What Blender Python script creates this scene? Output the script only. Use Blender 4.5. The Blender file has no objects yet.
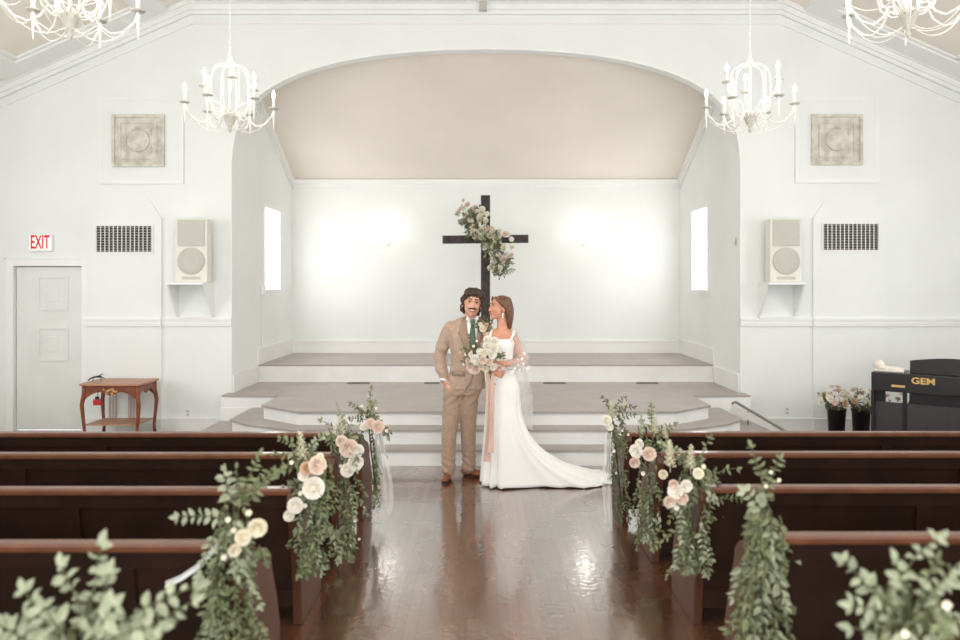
import bpy, bmesh, math, random
from math import sin, cos, pi, radians, sqrt
from mathutils import Vector, Matrix, Euler, noise
R = random.Random(7)
sc = bpy.context.scene
COL = sc.collection
CX, CY, F, H = 486.0, 286.0, 760.0, 1.82
def WX(px, d): return (px - CX) * d / F
def WZ(py, d): return H - (py - CY) * d / F

# ---------------------------------------------------------------- materials
def srgb(r, g, b):
    f = lambda c: ((c / 255 + .055) / 1.055) ** 2.4 if c / 255 > .04045 else c / 255 / 12.92
    return (f(r), f(g), f(b), 1)
def mat(name, c, rough=.6, var=.06, scale=6, bump=0, bscale=60, metal=0, spec=.5, emit=None, estr=0, alpha=1, island=0, trans=0, sheen=0, subs=0):
    m = bpy.data.materials.new(name); m.use_nodes = True
    nt = m.node_tree; n = nt.nodes; l = nt.links
    b = n['Principled BSDF']
    b.inputs['Roughness'].default_value = rough; b.inputs['Metallic'].default_value = metal
    b.inputs['Specular IOR Level'].default_value = spec
    b.inputs['Alpha'].default_value = alpha
    if trans: b.inputs['Transmission Weight'].default_value = trans
    if sheen: b.inputs['Sheen Weight'].default_value = sheen
    if subs:
        b.inputs['Subsurface Weight'].default_value = subs; b.inputs['Subsurface Scale'].default_value = .02
    if emit:
        b.inputs['Emission Color'].default_value = emit; b.inputs['Emission Strength'].default_value = estr
    tc = n.new('ShaderNodeTexCoord')
    nz = n.new('ShaderNodeTexNoise'); nz.inputs['Scale'].default_value = scale; nz.inputs['Detail'].default_value = 4
    l.new(tc.outputs['Object'], nz.inputs['Vector'])
    r = n.new('ShaderNodeValToRGB')
    lo = [max(0, x * (1 - var * 2)) for x in c[:3]] + [1]; hi = [min(1, x * (1 + var * 2)) for x in c[:3]] + [1]
    r.color_ramp.elements[0].color = lo; r.color_ramp.elements[1].color = hi
    r.color_ramp.elements[0].position = .3; r.color_ramp.elements[1].position = .7
    l.new(nz.outputs['Fac'], r.inputs['Fac'])
    out = r.outputs['Color']
    if island:
        g = n.new('ShaderNodeNewGeometry'); r2 = n.new('ShaderNodeValToRGB')
        r2.color_ramp.elements[0].color = [x * (1 - island) for x in c[:3]] + [1]
        r2.color_ramp.elements[1].color = [min(1, x * (1 + island) + .03 * island) for x in c[:3]] + [1]
        l.new(g.outputs['Random Per Island'], r2.inputs['Fac'])
        mx = n.new('ShaderNodeMixRGB'); mx.inputs[0].default_value = .65
        l.new(out, mx.inputs[1]); l.new(r2.outputs['Color'], mx.inputs[2]); out = mx.outputs[0]
    l.new(out, b.inputs['Base Color'])
    if bump:
        nb = n.new('ShaderNodeTexNoise'); nb.inputs['Scale'].default_value = bscale; nb.inputs['Detail'].default_value = 3
        l.new(tc.outputs['Object'], nb.inputs['Vector'])
        bp = n.new('ShaderNodeBump'); bp.inputs['Strength'].default_value = bump; bp.inputs['Distance'].default_value = .01
        l.new(nb.outputs['Fac'], bp.inputs['Height']); l.new(bp.outputs['Normal'], b.inputs['Normal'])
    return m
M = {}
M['wall'] = mat('wall_paint', srgb(234, 236, 233), .75, .012, 1.5, .05, 90)
M['trim'] = mat('trim_paint', srgb(238, 238, 235), .5, .01, 3)
M['door'] = mat('door_paint', srgb(226, 226, 222), .5, .015, 3)
M['ceil'] = mat('ceiling_paint', srgb(238, 230, 217), .85, .02, 1.2)
M['apse'] = mat('apse_ceiling', srgb(230, 221, 209), .6, .025, .7)
M['riser'] = mat('riser_paint', srgb(236, 235, 232), .5, .02, 4, .08, 20)
M['deck'] = mat('deck_paint', srgb(170, 160, 155), .38, .05, 3)
M['edge'] = mat('deck_edge', srgb(140, 130, 124), .5, .04, 6)
M['rail'] = mat('pew_cap_wood', srgb(108, 68, 48), .24, .08, 9, .05, 40)
M['pew'] = mat('pew_dark_wood', srgb(44, 24, 15), .5, .16, 5, .05, 30, spec=.3)
M['pewend'] = mat('pew_end_wood', srgb(84, 50, 33), .42, .12, 6, .05, 30, spec=.35)
M['cross'] = mat('cross_wood', srgb(52, 41, 36), .6, .3, 14, .5, 40)
M['oak'] = mat('table_wood', srgb(126, 66, 36), .4, .2, 14, .1, 60)
M['oaktop'] = mat('table_top_wood', srgb(176, 128, 98), .4, .08, 9)
M['spin'] = mat('turned_spindle', srgb(150, 118, 100), .5, .1)
M['gilt'] = mat('carved_ornament', srgb(196, 150, 96), .4, .3, 60, .4, 90)
M['red'] = mat('red_plastic', srgb(176, 30, 26), .4)
M['dark'] = mat('dark_metal', srgb(30, 28, 27), .4, .1)
M['black'] = mat('black_shell', srgb(38, 34, 34), .35, .06, 20)
M['blackp'] = mat('charcoal_panel', srgb(58, 55, 56), .5, .05, 20)
M['pot'] = mat('bucket_plastic', srgb(28, 26, 27), .35, .1)
M['gold'] = mat('gold_letters', srgb(214, 176, 110), .4, .03)
M['grille'] = mat('speaker_grille', srgb(196, 194, 184), .8, .05, 160, .3, 300)
M['cab'] = mat('speaker_cabinet', srgb(226, 222, 210), .5, .02)
M['ventd'] = mat('vent_dark', srgb(58, 56, 50), .8, .2, 30)
M['silver'] = mat('brushed_metal', srgb(150, 146, 140), .35, .1, 20, metal=.7)
M['ivory'] = mat('ivory_enamel', srgb(244, 241, 232), .35, .02, 10)
M['pan'] = mat('candle_pan', srgb(190, 186, 174), .4, .05)
M['bulb'] = mat('glowing_bulb', srgb(255, 250, 240), .3, 0, emit=(1, .95, .85, 1), estr=9)
M['sbulb'] = mat('sconce_bulb', srgb(255, 250, 240), .3, 0, emit=(1, .94, .84, 1), estr=12)
M['glass'] = mat('bright_window_pane', srgb(255, 255, 255), .3, 0, emit=(1, 1, 1, 1), estr=2.8)
M['wframe'] = mat('backlit_window_frame', srgb(245, 245, 243), .5, 0, emit=(1, 1, 1, 1), estr=.75)  # frame glow stands in for window glare; the frame is no light source
M['exitface'] = mat('exit_face', srgb(255, 236, 230), .4, 0, emit=(1, .82, .78, 1), estr=.35)
M['exitred'] = mat('exit_letters', srgb(196, 30, 34), .4, 0, emit=(.8, .03, .03, 1), estr=.15)
M['skin'] = mat('skin', srgb(218, 164, 138), .5, .06, 25, subs=.1)
M['skin2'] = mat('tanned_skin', srgb(208, 148, 120), .5, .06, 25, subs=.1)
M['lip'] = mat('lips', srgb(176, 90, 84), .4)
M['white_eye'] = mat('eye_white', srgb(225, 215, 205), .3)
M['teeth'] = mat('teeth', srgb(235, 228, 215), .3)
M['iris'] = mat('dark_iris', srgb(50, 34, 26), .2)
M['hair1'] = mat('dark_brown_hair', srgb(66, 43, 32), .55, .3, 40, .6, 70)
M['hair2'] = mat('brown_hair', srgb(112, 76, 54), .45, .25, 30, .5, 60)
M['suit'] = mat('tan_wool', srgb(180, 154, 134), .85, .06, 30, .25, 120, sheen=.2)
M['suitd'] = mat('tan_wool_trousers', srgb(170, 143, 121), .85, .06, 30, .25, 120, sheen=.2)
M['suitl'] = mat('tan_wool_lapel', srgb(158, 132, 112), .85, .05, 30, .2, 120)
M['shirt'] = mat('white_cotton', srgb(240, 240, 238), .8, .02)
M['tie'] = mat('green_tie', srgb(84, 102, 88), .7, .08, 40)
M['shoe'] = mat('brown_leather', srgb(136, 78, 48), .35, .1, 12)
M['sole'] = mat('dark_sole', srgb(50, 32, 24), .6)
M['dress'] = mat('ivory_satin', srgb(243, 241, 236), .45, .01, 5, .05, 12, sheen=.2)
M['ribbon'] = mat('blush_silk', srgb(216, 184, 166), .5, .04, 6)
M['stem'] = mat('green_stem', srgb(92, 96, 62), .6, .15)
M['leafA'] = mat('sage_leaf', srgb(114, 120, 84), .55, .1, 20, island=.38)
M['leafB'] = mat('eucalyptus_leaf', srgb(150, 156, 128), .6, .06, 20, island=.25)
M['leafC'] = mat('olive_leaf', srgb(106, 108, 74), .55, .12, 20, island=.4)
M['fwhite'] = mat('ivory_petal', srgb(237, 231, 218), .6, .04, 30, island=.06)
M['fblush'] = mat('blush_petal', srgb(228, 206, 190), .6, .05, 30, island=.08)
M['fcream'] = mat('cream_petal', srgb(232, 223, 198), .6, .05, 30, island=.08)
M['fpeach'] = mat('peach_petal', srgb(212, 178, 150), .6, .05, 30, island=.08)
M['fspike'] = mat('pale_blossom', srgb(212, 208, 180), .6, .05, 30, island=.1)
M['paper'] = mat('white_paper', srgb(235, 226, 214), .7, .05)
def sheer(name, c, a):
    m = bpy.data.materials.new(name); m.use_nodes = True
    n = m.node_tree.nodes; l = m.node_tree.links
    b = n['Principled BSDF']; b.inputs['Base Color'].default_value = c; b.inputs['Roughness'].default_value = .8
    t = n.new('ShaderNodeBsdfTransparent'); mx = n.new('ShaderNodeMixShader')
    nz = n.new('ShaderNodeTexNoise'); nz.inputs['Scale'].default_value = 9
    mp = n.new('ShaderNodeMapRange'); mp.inputs[3].default_value = a - .12; mp.inputs[4].default_value = a + .12
    l.new(nz.outputs['Fac'], mp.inputs[0]); l.new(mp.outputs[0], mx.inputs[0])
    l.new(t.outputs[0], mx.inputs[1]); l.new(b.outputs[0], mx.inputs[2]); l.new(mx.outputs[0], n['Material Output'].inputs[0])
    return m
M['tulle'] = sheer('sheer_tulle', srgb(244, 242, 238), .36)
M['veil'] = sheer('sheer_veil', srgb(245, 244, 240), .42)
M['sleeve'] = sheer('sheer_sleeve', srgb(236, 222, 214), .34)
def floor_mat():
    m = bpy.data.materials.new('polished_plank_floor'); m.use_nodes = True
    n = m.node_tree.nodes; l = m.node_tree.links; b = n['Principled BSDF']
    tc = n.new('ShaderNodeTexCoord'); mp = n.new('ShaderNodeMapping'); mp.inputs['Rotation'].default_value = (0, 0, radians(90))
    br = n.new('ShaderNodeTexBrick'); br.inputs['Scale'].default_value = 1
    br.inputs['Brick Width'].default_value = 1.6; br.inputs['Row Height'].default_value = .062
    br.inputs['Mortar Size'].default_value = .0022; br.inputs['Mortar Smooth'].default_value = .3
    br.inputs['Color1'].default_value = srgb(106, 64, 38); br.inputs['Color2'].default_value = srgb(80, 47, 29)
    br.inputs['Mortar'].default_value = srgb(44, 24, 18); br.offset = .37; br.squash = 1
    l.new(tc.outputs['Object'], mp.inputs[0]); l.new(mp.outputs[0], br.inputs['Vector'])
    nz = n.new('ShaderNodeTexNoise'); nz.inputs['Scale'].default_value = 3.5; nz.inputs['Detail'].default_value = 6
    m2 = n.new('ShaderNodeMapping'); m2.inputs['Scale'].default_value = (9, .8, 1)
    l.new(tc.outputs['Object'], m2.inputs[0]); l.new(m2.outputs[0], nz.inputs['Vector'])
    mx = n.new('ShaderNodeMixRGB'); mx.blend_type = 'MULTIPLY'; mx.inputs[0].default_value = .45
    l.new(br.outputs['Color'], mx.inputs[1]); l.new(nz.outputs['Fac'], mx.inputs[2])
    gm = n.new('ShaderNodeHueSaturation'); gm.inputs['Value'].default_value = 1.35; l.new(mx.outputs[0], gm.inputs['Color'])
    l.new(gm.outputs[0], b.inputs['Base Color'])
    n3 = n.new('ShaderNodeTexNoise'); n3.inputs['Scale'].default_value = 2.2; n3.inputs['Detail'].default_value = 5
    l.new(tc.outputs['Object'], n3.inputs['Vector'])
    rr = n.new('ShaderNodeMapRange'); rr.inputs[3].default_value = .2; rr.inputs[4].default_value = .36
    l.new(n3.outputs['Fac'], rr.inputs[0]); l.new(rr.outputs[0], b.inputs['Roughness'])
    b.inputs['Specular IOR Level'].default_value = .8
    b.inputs['Coat Weight'].default_value = 1; b.inputs['Coat Roughness'].default_value = .11; b.inputs['Coat IOR'].default_value = 3.3
    n4 = n.new('ShaderNodeTexNoise'); n4.inputs['Scale'].default_value = 26; n4.inputs['Detail'].default_value = 0
    l.new(tc.outputs['Object'], n4.inputs['Vector'])
    ad = n.new('ShaderNodeMath'); ad.operation = 'MULTIPLY_ADD'; ad.inputs[1].default_value = -.5
    l.new(br.outputs['Fac'], ad.inputs[0]); l.new(n4.outputs['Fac'], ad.inputs[2])
    bp = n.new('ShaderNodeBump'); bp.inputs['Strength'].default_value = .10; bp.inputs['Distance'].default_value = .008
    l.new(ad.outputs[0], bp.inputs['Height']); l.new(bp.outputs[0], b.inputs['Normal']); l.new(bp.outputs[0], b.inputs['Coat Normal'])
    return m
M['floor'] = floor_mat()
def tile_mat():
    m = mat('aged_tin', srgb(206, 200, 188), .6, .12, 9, .4, 40)
    return m
M['tile'] = tile_mat()

# ---------------------------------------------------------------- mesh builder
class MB:
    def __init__(s): s.v = []; s.f = []; s.m = Matrix.Identity(4)
    def av(s, p): s.v.append(s.m @ Vector(p)); return len(s.v) - 1
    def face(s, *ps): s.f.append([s.av(p) for p in ps]); return s
    def box(s, x0, x1, y0, y1, z0, z1):
        i = [s.av((x, y, z)) for x in (x0, x1) for y in (y0, y1) for z in (z0, z1)]
        for q in ((0, 1, 3, 2), (4, 6, 7, 5), (0, 4, 5, 1), (2, 3, 7, 6), (0, 2, 6, 4), (1, 5, 7, 3)): s.f.append([i[k] for k in q])
        return s
    def prism(s, poly, a, b, axis='z'):
        g = {'z': lambda p, t: (p[0], p[1], t), 'y': lambda p, t: (p[0], t, p[1]), 'x': lambda p, t: (t, p[0], p[1])}[axis]
        A = [s.av(g(p, a)) for p in poly]; B = [s.av(g(p, b)) for p in poly]; n = len(poly)
        s.f.append(A[::-1]); s.f.append(B)
        for k in range(n): s.f.append([A[k], A[(k + 1) % n], B[(k + 1) % n], B[k]])
        return s
    def rings(s, rings, cap=True, closed=True):
        idx = [[s.av(p) for p in r] for r in rings]; n = len(idx[0])
        for a, b in zip(idx, idx[1:]):
            for k in range(n if closed else n - 1): s.f.append([a[k], a[(k + 1) % n], b[(k + 1) % n], b[k]])
        if cap and closed: s.f.append(idx[0][::-1]); s.f.append(idx[-1])
        return s
    def tube(s, pts, r, n=8, flat=1):
        pts = [Vector(p) for p in pts]; rr = r if isinstance(r, (list, tuple)) else [r] * len(pts)
        out = []; up = None
        for i, p in enumerate(pts):
            t = (pts[min(i + 1, len(pts) - 1)] - pts[max(i - 1, 0)])
            if t.length < 1e-9: t = Vector((0, 0, 1))
            t.normalize()
            if up is None: up = t.orthogonal().normalized()
            else:
                up = (up - t * up.dot(t))
                up = up.normalized() if up.length > 1e-6 else t.orthogonal().normalized()
            sd = t.cross(up)
            out.append([p + (up * cos(2 * pi * k / n) + sd * sin(2 * pi * k / n) * flat) * rr[i] for k in range(n)])
        return s.rings(out)
    def lathe(s, prof, c=(0, 0, 0), n=20):
        return s.rings([[(c[0] + r * cos(2 * pi * k / n), c[1] + r * sin(2 * pi * k / n), c[2] + z) for k in range(n)] for r, z in prof])
    def ell(s, c, r, n=12, m=8):
        if not isinstance(r, (list, tuple)): r = (r, r, r)
        rs = []
        for j in range(m + 1):
            a = -pi / 2 + pi * j / m; q = max(cos(a), .02)
            rs.append([(c[0] + r[0] * q * cos(2 * pi * k / n), c[1] + r[1] * q * sin(2 * pi * k / n), c[2] + r[2] * sin(a)) for k in range(n)])
        return s.rings(rs)
    def capsule(s, pts, rs, n=14):
        # tapered limb through joints with round ends, resampled
        P = [Vector(p) for p in pts]; out = []; rad = []
        for i in range(len(P) - 1):
            for t in range(6):
                u = t / 6; out.append(P[i].lerp(P[i + 1], u)); rad.append(rs[i] * (1 - u) + rs[i + 1] * u)
        out.append(P[-1]); rad.append(rs[-1])
        for _ in range(2):
            out = [out[0]] + [(out[i - 1] + out[i] * 2 + out[i + 1]) / 4 for i in range(1, len(out) - 1)] + [out[-1]]
        d0 = (out[0] - out[1]).normalized(); d1 = (out[-1] - out[-2]).normalized()
        pre = [(out[0] + d0 * rad[0] * q, rad[0] * sqrt(max(0.001, 1 - q * q))) for q in (.97, .7, .35)]
        post = [(out[-1] + d1 * rad[-1] * q, rad[-1] * sqrt(max(0.001, 1 - q * q))) for q in (.35, .7, .97)]
        return s.tube([p for p, _ in pre] + out + [p for p, _ in post], [r for _, r in pre] + rad + [r for _, r in post], n)
    def loft(s, rows, n=28, e=2.0):
        # rows: (z, cx, cy, rx, ry)
        rs = []
        for z, cx, cy, rx, ry in rows:
            ring = []
            for k in range(n):
                a = 2 * pi * k / n; c, q = cos(a), sin(a)
                ring.append((cx + rx * math.copysign(abs(c) ** (2 / e), c), cy + ry * math.copysign(abs(q) ** (2 / e), q), z))
            rs.append(ring)
        return s.rings(rs)
    def leaf(s, p, d, nrm, L, W, dip=.12):
        p = Vector(p); d = Vector(d).normalized(); nrm = Vector(nrm)
        w = d.cross(nrm)
        if w.length < 1e-4: w = d.orthogonal()
        w.normalize(); nn = w.cross(d)
        c = lambda t, u, h=0: s.av(p + d * (t * L) + w * (u * W) + nn * (h * L))
        b = c(0, 0); l1 = c(.3, -.46); m1 = c(.32, 0, -dip); r1 = c(.3, .46); l2 = c(.68, -.38); m2 = c(.7, 0, -dip * 1.2); r2 = c(.68, .38); t = c(1, 0, -dip * 2)
        s.f += [[b, l1, m1], [b, m1, r1], [l1, l2, m2, m1], [m1, m2, r2, r1], [l2, t, m2], [m2, t, r2]]
    def build(s, name, m, parent=None, smooth=False, loc=None, bevel=0, solid=0, sub=0, weld=0):
        me = bpy.data.meshes.new(name); me.from_pydata([tuple(v) for v in s.v], [], s.f); me.update()
        bm = bmesh.new(); bm.from_mesh(me)
        if weld: bmesh.ops.remove_doubles(bm, verts=bm.verts, dist=weld)
        if not solid: bmesh.ops.recalc_face_normals(bm, faces=bm.faces)
        bm.to_mesh(me); bm.free()
        me.materials.append(m if not isinstance(m, str) else M[m])
        if smooth:
            for p in me.polygons: p.use_smooth = True
        o = bpy.data.objects.new(name, me); COL.objects.link(o)
        if parent: o.parent = parent
        if loc: o.location = loc
        if bevel:
            b = o.modifiers.new('b', 'BEVEL'); b.width = bevel; b.segments = 2; b.limit_method = 'ANGLE'
        if solid:
            b = o.modifiers.new('s', 'SOLIDIFY'); b.thickness = solid; b.offset = 0
        if sub:
            b = o.modifiers.new('u', 'SUBSURF'); b.levels = sub; b.render_levels = sub
        return o
    def remesh(s, name, m, parent=None, voxel=.006, smooth=4, loc=None, disp=None):
        o = s.build(name, m, parent, loc=loc)
        r = o.modifiers.new('r', 'REMESH'); r.mode = 'VOXEL'; r.voxel_size = voxel; r.use_smooth_shade = True
        if smooth:
            q = o.modifiers.new('q', 'SMOOTH'); q.iterations = smooth; q.factor = .5
        ts = bpy.data.scenes.new('tmp'); ts.collection.objects.link(o); COL.objects.unlink(o); o.parent = None
        vl = ts.view_layers[0]; vl.update(); dg = vl.depsgraph
        me = bpy.data.meshes.new_from_object(o.evaluated_get(dg))
        COL.objects.link(o); bpy.data.scenes.remove(ts); o.parent = parent
        o.modifiers.clear(); o.data = me
        if disp:
            nn = [x.vector.copy() for x in me.vertex_normals]; cc = [v.co.copy() for v in me.vertices]
            me.vertices.foreach_set('co', [w for c, k in zip(cc, nn) for w in (c + k * disp(c))]); me.update()
        for p in me.polygons: p.use_smooth = True
        return o
def thing(name, loc, label=None, cat=None, group=None, rz=0):
    o = bpy.data.objects.new(name, None); COL.objects.link(o); o.empty_display_size = .05
    o.location = loc; o.rotation_euler = (0, 0, rz)
    return tag(o, label, cat, group)
def tag(o, label=None, cat=None, group=None, kind=None):
    if label: o['label'] = label
    if cat: o['category'] = cat
    if group: o['group'] = group
    if kind: o['kind'] = kind
    return o
def struct(mb, name, m, **k): return tag(mb.build(name, m, **k), kind='structure')
def copy_tree(o, parent=None):
    c = o.copy(); COL.objects.link(c)
    if parent: c.parent = parent
    for ch in list(o.children): copy_tree(ch, c)
    return c

# ---------------------------------------------------------------- room shell
YW = 9.54          # front face of the gable wall
YB = 12.5          # back wall of the apse
AX = 3.19          # half width of the apse
def ceil_z(x): return 5.40 if abs(x) <= 3.69 else 5.40 - .44 * (abs(x) - 3.69)
struct(MB().box(-6.6, 6.6, -3, 9.6, -.1, 0), 'floor', 'floor')
# arch outline (dx px, y px) -> metres
ap = [(254, 165), (253, 150), (250.5, 135), (246, 122), (240.5, 112), (233, 102), (222, 92), (205, 82), (187, 74), (165, 67), (140, 61), (110, 56), (75, 52.4), (40, 50.4), (0, 49.6)]
s_ = YW / F
half = [(dx * s_ , H + (CY - y) * s_) for dx, y in ap]
arch = [(-x, z) for x, z in half] + [(x, z) for x, z in half[::-1][1:]]
g = MB()
DX0, DX1, DZ = WX(14, YW), WX(82.5, YW), WZ(266, YW)
T = .14
def colm(xa, za0, xb, zb0):
    ta, tb = ceil_z(xa) + .02, ceil_z(xb) + .02
    g.face((xa, YW, za0), (xb, YW, zb0), (xb, YW, tb), (xa, YW, ta)); g.face((xa, YW + T, za0), (xa, YW + T, ta), (xb, YW + T, tb), (xb, YW + T, zb0))
    g.face((xa, YW, za0), (xa, YW + T, za0), (xb, YW + T, zb0), (xb, YW, zb0))
X0 = arch[0][0]
colm(-6.6, 0, DX0, 0); colm(DX0, DZ, DX1, DZ); colm(DX1, 0, -3.69, 0); colm(-3.69, 0, X0, 0)
for (xa, za), (xb, zb) in zip(arch, arch[1:]): colm(xa, za, xb, zb)
colm(-X0, 0, 3.69, 0); colm(3.69, 0, 6.6, 0)
for x in (X0, -X0): g.face((x, YW, 0), (x, YW + T, 0), (x, YW + T, half[0][1]), (x, YW, half[0][1]))
for x in (DX0, DX1): g.face((x, YW, 0), (x, YW + T, 0), (x, YW + T, DZ), (x, YW, DZ))
struct(g, 'wall_front', 'wall', weld=.0005)
# apse walls with window openings
W0, W1, WZ0, WZ1 = 10.93, 11.72, 1.765, 2.96
for sgn, nm in ((-1, 'left'), (1, 'right')):
    g = MB(); x = sgn * AX; y0 = YW + T; top = 5.2
    a, b = (x, x + sgn * .12)
    for (ya, yb, za, zb) in ((y0, W0, 0, top), (W1, YB, 0, top), (W0, W1, 0, WZ0), (W0, W1, WZ1, top)):
        g.box(min(a, b), max(a, b), ya, yb, za, zb)
    struct(g, 'wall_apse_' + nm, 'wall')
struct(MB().box(-3.4, 3.4, YB, YB + .12, 0, 5.2), 'wall_apse_back', 'wall')
azs = .475; AZ = 3.56
g = MB(); g.face((-3.19, YB, AZ), (3.19, YB, AZ), (3.19, YW + T, AZ + azs * (YB - YW - T)), (-3.19, YW + T, AZ + azs * (YB - YW - T)))
struct(g, 'ceiling_apse', 'apse')
# apse crown mouldings
g = MB()
for s in (-1, 1):
    for off, w, t in ((0, .10, .05), (.10, .05, .025)):
        y0, y1 = YW + T, YB; z0, z1 = AZ + azs * (YB - YW - T) - off, AZ - off
        xa, xb = s * AX, s * (AX - t)
        g.rings([[(xa, y0, z0), (xb, y0, z0), (xb, y0, z0 - w), (xa, y0, z0 - w)], [(xa, y1, z1), (xb, y1, z1), (xb, y1, z1 - w), (xa, y1, z1 - w)]])
g.box(-AX, AX, YB - .05, YB, AZ - .07, AZ + .01); g.box(-AX, AX, YB - .02, YB, AZ - .11, AZ - .07)
struct(g, 'trim_apse_crown', 'trim')
# main ceiling
g = MB(); ys = (-3, YW + .1)
for xa, xb in ((-6.6, -3.69), (-3.69, 3.69), (3.69, 6.6)):
    g.face((xa, ys[0], ceil_z(xa)), (xb, ys[0], ceil_z(xb)), (xb, ys[1], ceil_z(xb)), (xa, ys[1], ceil_z(xa)))
    g.face((xa, ys[0], ceil_z(xa) + .1), (xb, ys[0], ceil_z(xb) + .1), (xb, ys[1], ceil_z(xb) + .1), (xa, ys[1], ceil_z(xa) + .1))
struct(g, 'ceiling', 'ceil', weld=.0005)
# ceiling frames (white boards on the slopes) and flat centre boards
g = MB()
def board(xa, xb, ya, yb, t=.05):
    za, zb = ceil_z(xa), ceil_z(xb)
    g.rings([[(xa, ya, za), (xb, ya, zb), (xb, ya, zb - t), (xa, ya, za - t)], [(xa, yb, za), (xb, yb, zb), (xb, yb, zb - t), (xa, yb, za - t)]])
for s in (-1, 1):
    board(s * 5.94, s * 3.95, 9.11, 9.45); board(s * 5.94, s * 5.65, -3, 9.11); board(s * 4.2, s * 3.95, -3, 9.11)
    board(s * 5.65, s * 4.2, 5.2, 5.5)
    board(s * 5.67, s * 4.18, 9.06, 9.11, .025); board(s * 5.66, s * 5.6, -3, 9.08, .025)
board(-3.6, 3.6, 9.0, 9.45); board(-3.6, -3.3, -3, 9.0); board(3.3, 3.6, -3, 9.0)
struct(g, 'trim_ceiling_frames', 'trim')
# crown on gable wall
g = MB()
px = [-6.6, -3.69, 3.69, 6.6]
for off, w, t in ((0.0, .06, .10), (.06, .07, .07), (.13, .05, .045), (.27, .025, .02)):
    g.rings([[(x, YW, ceil_z(x) - off), (x, YW - t, ceil_z(x) - off), (x, YW - t, ceil_z(x) - off - w), (x, YW, ceil_z(x) - off - w)] for x in px])
struct(g, 'trim_crown', 'trim')
# side walls of the nave with tall windows (out of frame)
for s, nm in ((-1, 'left'), (1, 'right')):
    g = MB(); a, b = sorted((s * 6.5, s * 6.6)); top = ceil_z(6.5)
    wins = [(-1.6, .2), (1.6, 3.4), (4.8, 6.6)]
    ycur = -3
    for w0, w1 in wins:
        g.box(a, b, ycur, w0, 0, top); g.box(a, b, w0, w1, 0, .9); g.box(a, b, w0, w1, 3.4, top); ycur = w1
    g.box(a, b, ycur, YW, 0, top)
    struct(g, 'wall_' + nm, 'wall')
# arch casing bead
g = MB(); ring = [(X0, 0.5)] + arch + [(-X0, .5)]
g.rings([[(x, YW - .012, z), (x, YW, z), (x * 1.006, YW, z + (.02 if abs(x) < 3.1 else 0)), (x * 1.006, YW - .012, z + (.02 if abs(x) < 3.1 else 0))] for x, z in ring])
struct(g, 'trim_arch', 'trim', smooth=False)
# chases (projecting flues) left and right with sloped caps
def chase(pxa, pxb, nm):
    xa, xb = WX(pxa, YW), WX(pxb, YW); zt, zc = WZ(219, YW), WZ(196, YW); y = YW - .035
    g = MB(); P = [(xa, y, 0), (xb, y, 0), (xb, y, zt), (xa, y, zt), (xa, YW, 0), (xb, YW, 0), (xb, YW, zt), (xa, YW, zt), (xa + .2, YW, zc), (xb - .2, YW, zc)]
    for q in ((0, 1, 2, 3), (0, 3, 7, 4), (1, 5, 6, 2), (3, 2, 9, 8), (3, 8, 7), (2, 6, 9)): g.face(*[P[k] for k in q])
    struct(g, 'wall_chase_' + nm, 'wall', weld=.0005)
chase(87, 162.5, 'left'); chase(812, 886.5, 'right')
# chair rail and baseboards
def rail_seg(g, xa, xb, y, z0, z1, t, t2=None):
    g.box(xa, xb, y - t, y, z0, z1)
segsL = [(WX(87, YW), WX(162.5, YW), YW - .035), (WX(162.5, YW), X0 - .0, YW)]
segsR = [(-X0, WX(812, YW), YW), (WX(812, YW), WX(886.5, YW), YW - .035), (WX(886.5, YW), 6.5, YW)]
for segs, nm in ((segsL, 'left'), (segsR, 'right')):
    g = MB(); b = MB()
    for xa, xb, y in segs:
        zt = WZ(318, YW)
        g.box(xa, xb, y - .035, y, zt - .03, zt); g.box(xa, xb, y - .018, y, zt - .075, zt - .03); g.box(xa, xb, y - .028, y, zt - .10, zt - .078)
        b.box(xa, xb, y - .018, y, 0, .14); b.box(xa, xb, y - .028, y, .14, .165)
    struct(g, 'trim_chair_rail_' + nm, 'trim'); struct(b, 'baseboard_' + nm, 'trim')
g = MB(); g.box(-6.5, WX(7, YW), YW - .018, YW, 0, .165); struct(g, 'baseboard_corner', 'trim')
# small wall battens beside the arch (faint verticals)
# apse baseboards (upper stage z .72, main stage z .48)
g = MB(); g.box(-AX, AX, YB - .02, YB, .72, .90); g.box(-AX, AX, YB - .03, YB, .90, .93); struct(g, 'baseboard_apse_back', 'trim')
for s, nm in ((-1, 'left'), (1, 'right')):
    g = MB()
    for ya, yb, z in ((10.6, YB, .72), (YW + .02, 10.6, .48)):
        for t, z0, z1 in ((.02, 0, .2), (.03, .2, .23)):
            a, b = sorted((s * AX, s * (AX - t))); g.box(a, b, ya, yb, z + z0, z + z1)
    struct(g, 'baseboard_apse_' + nm, 'trim')
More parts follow.
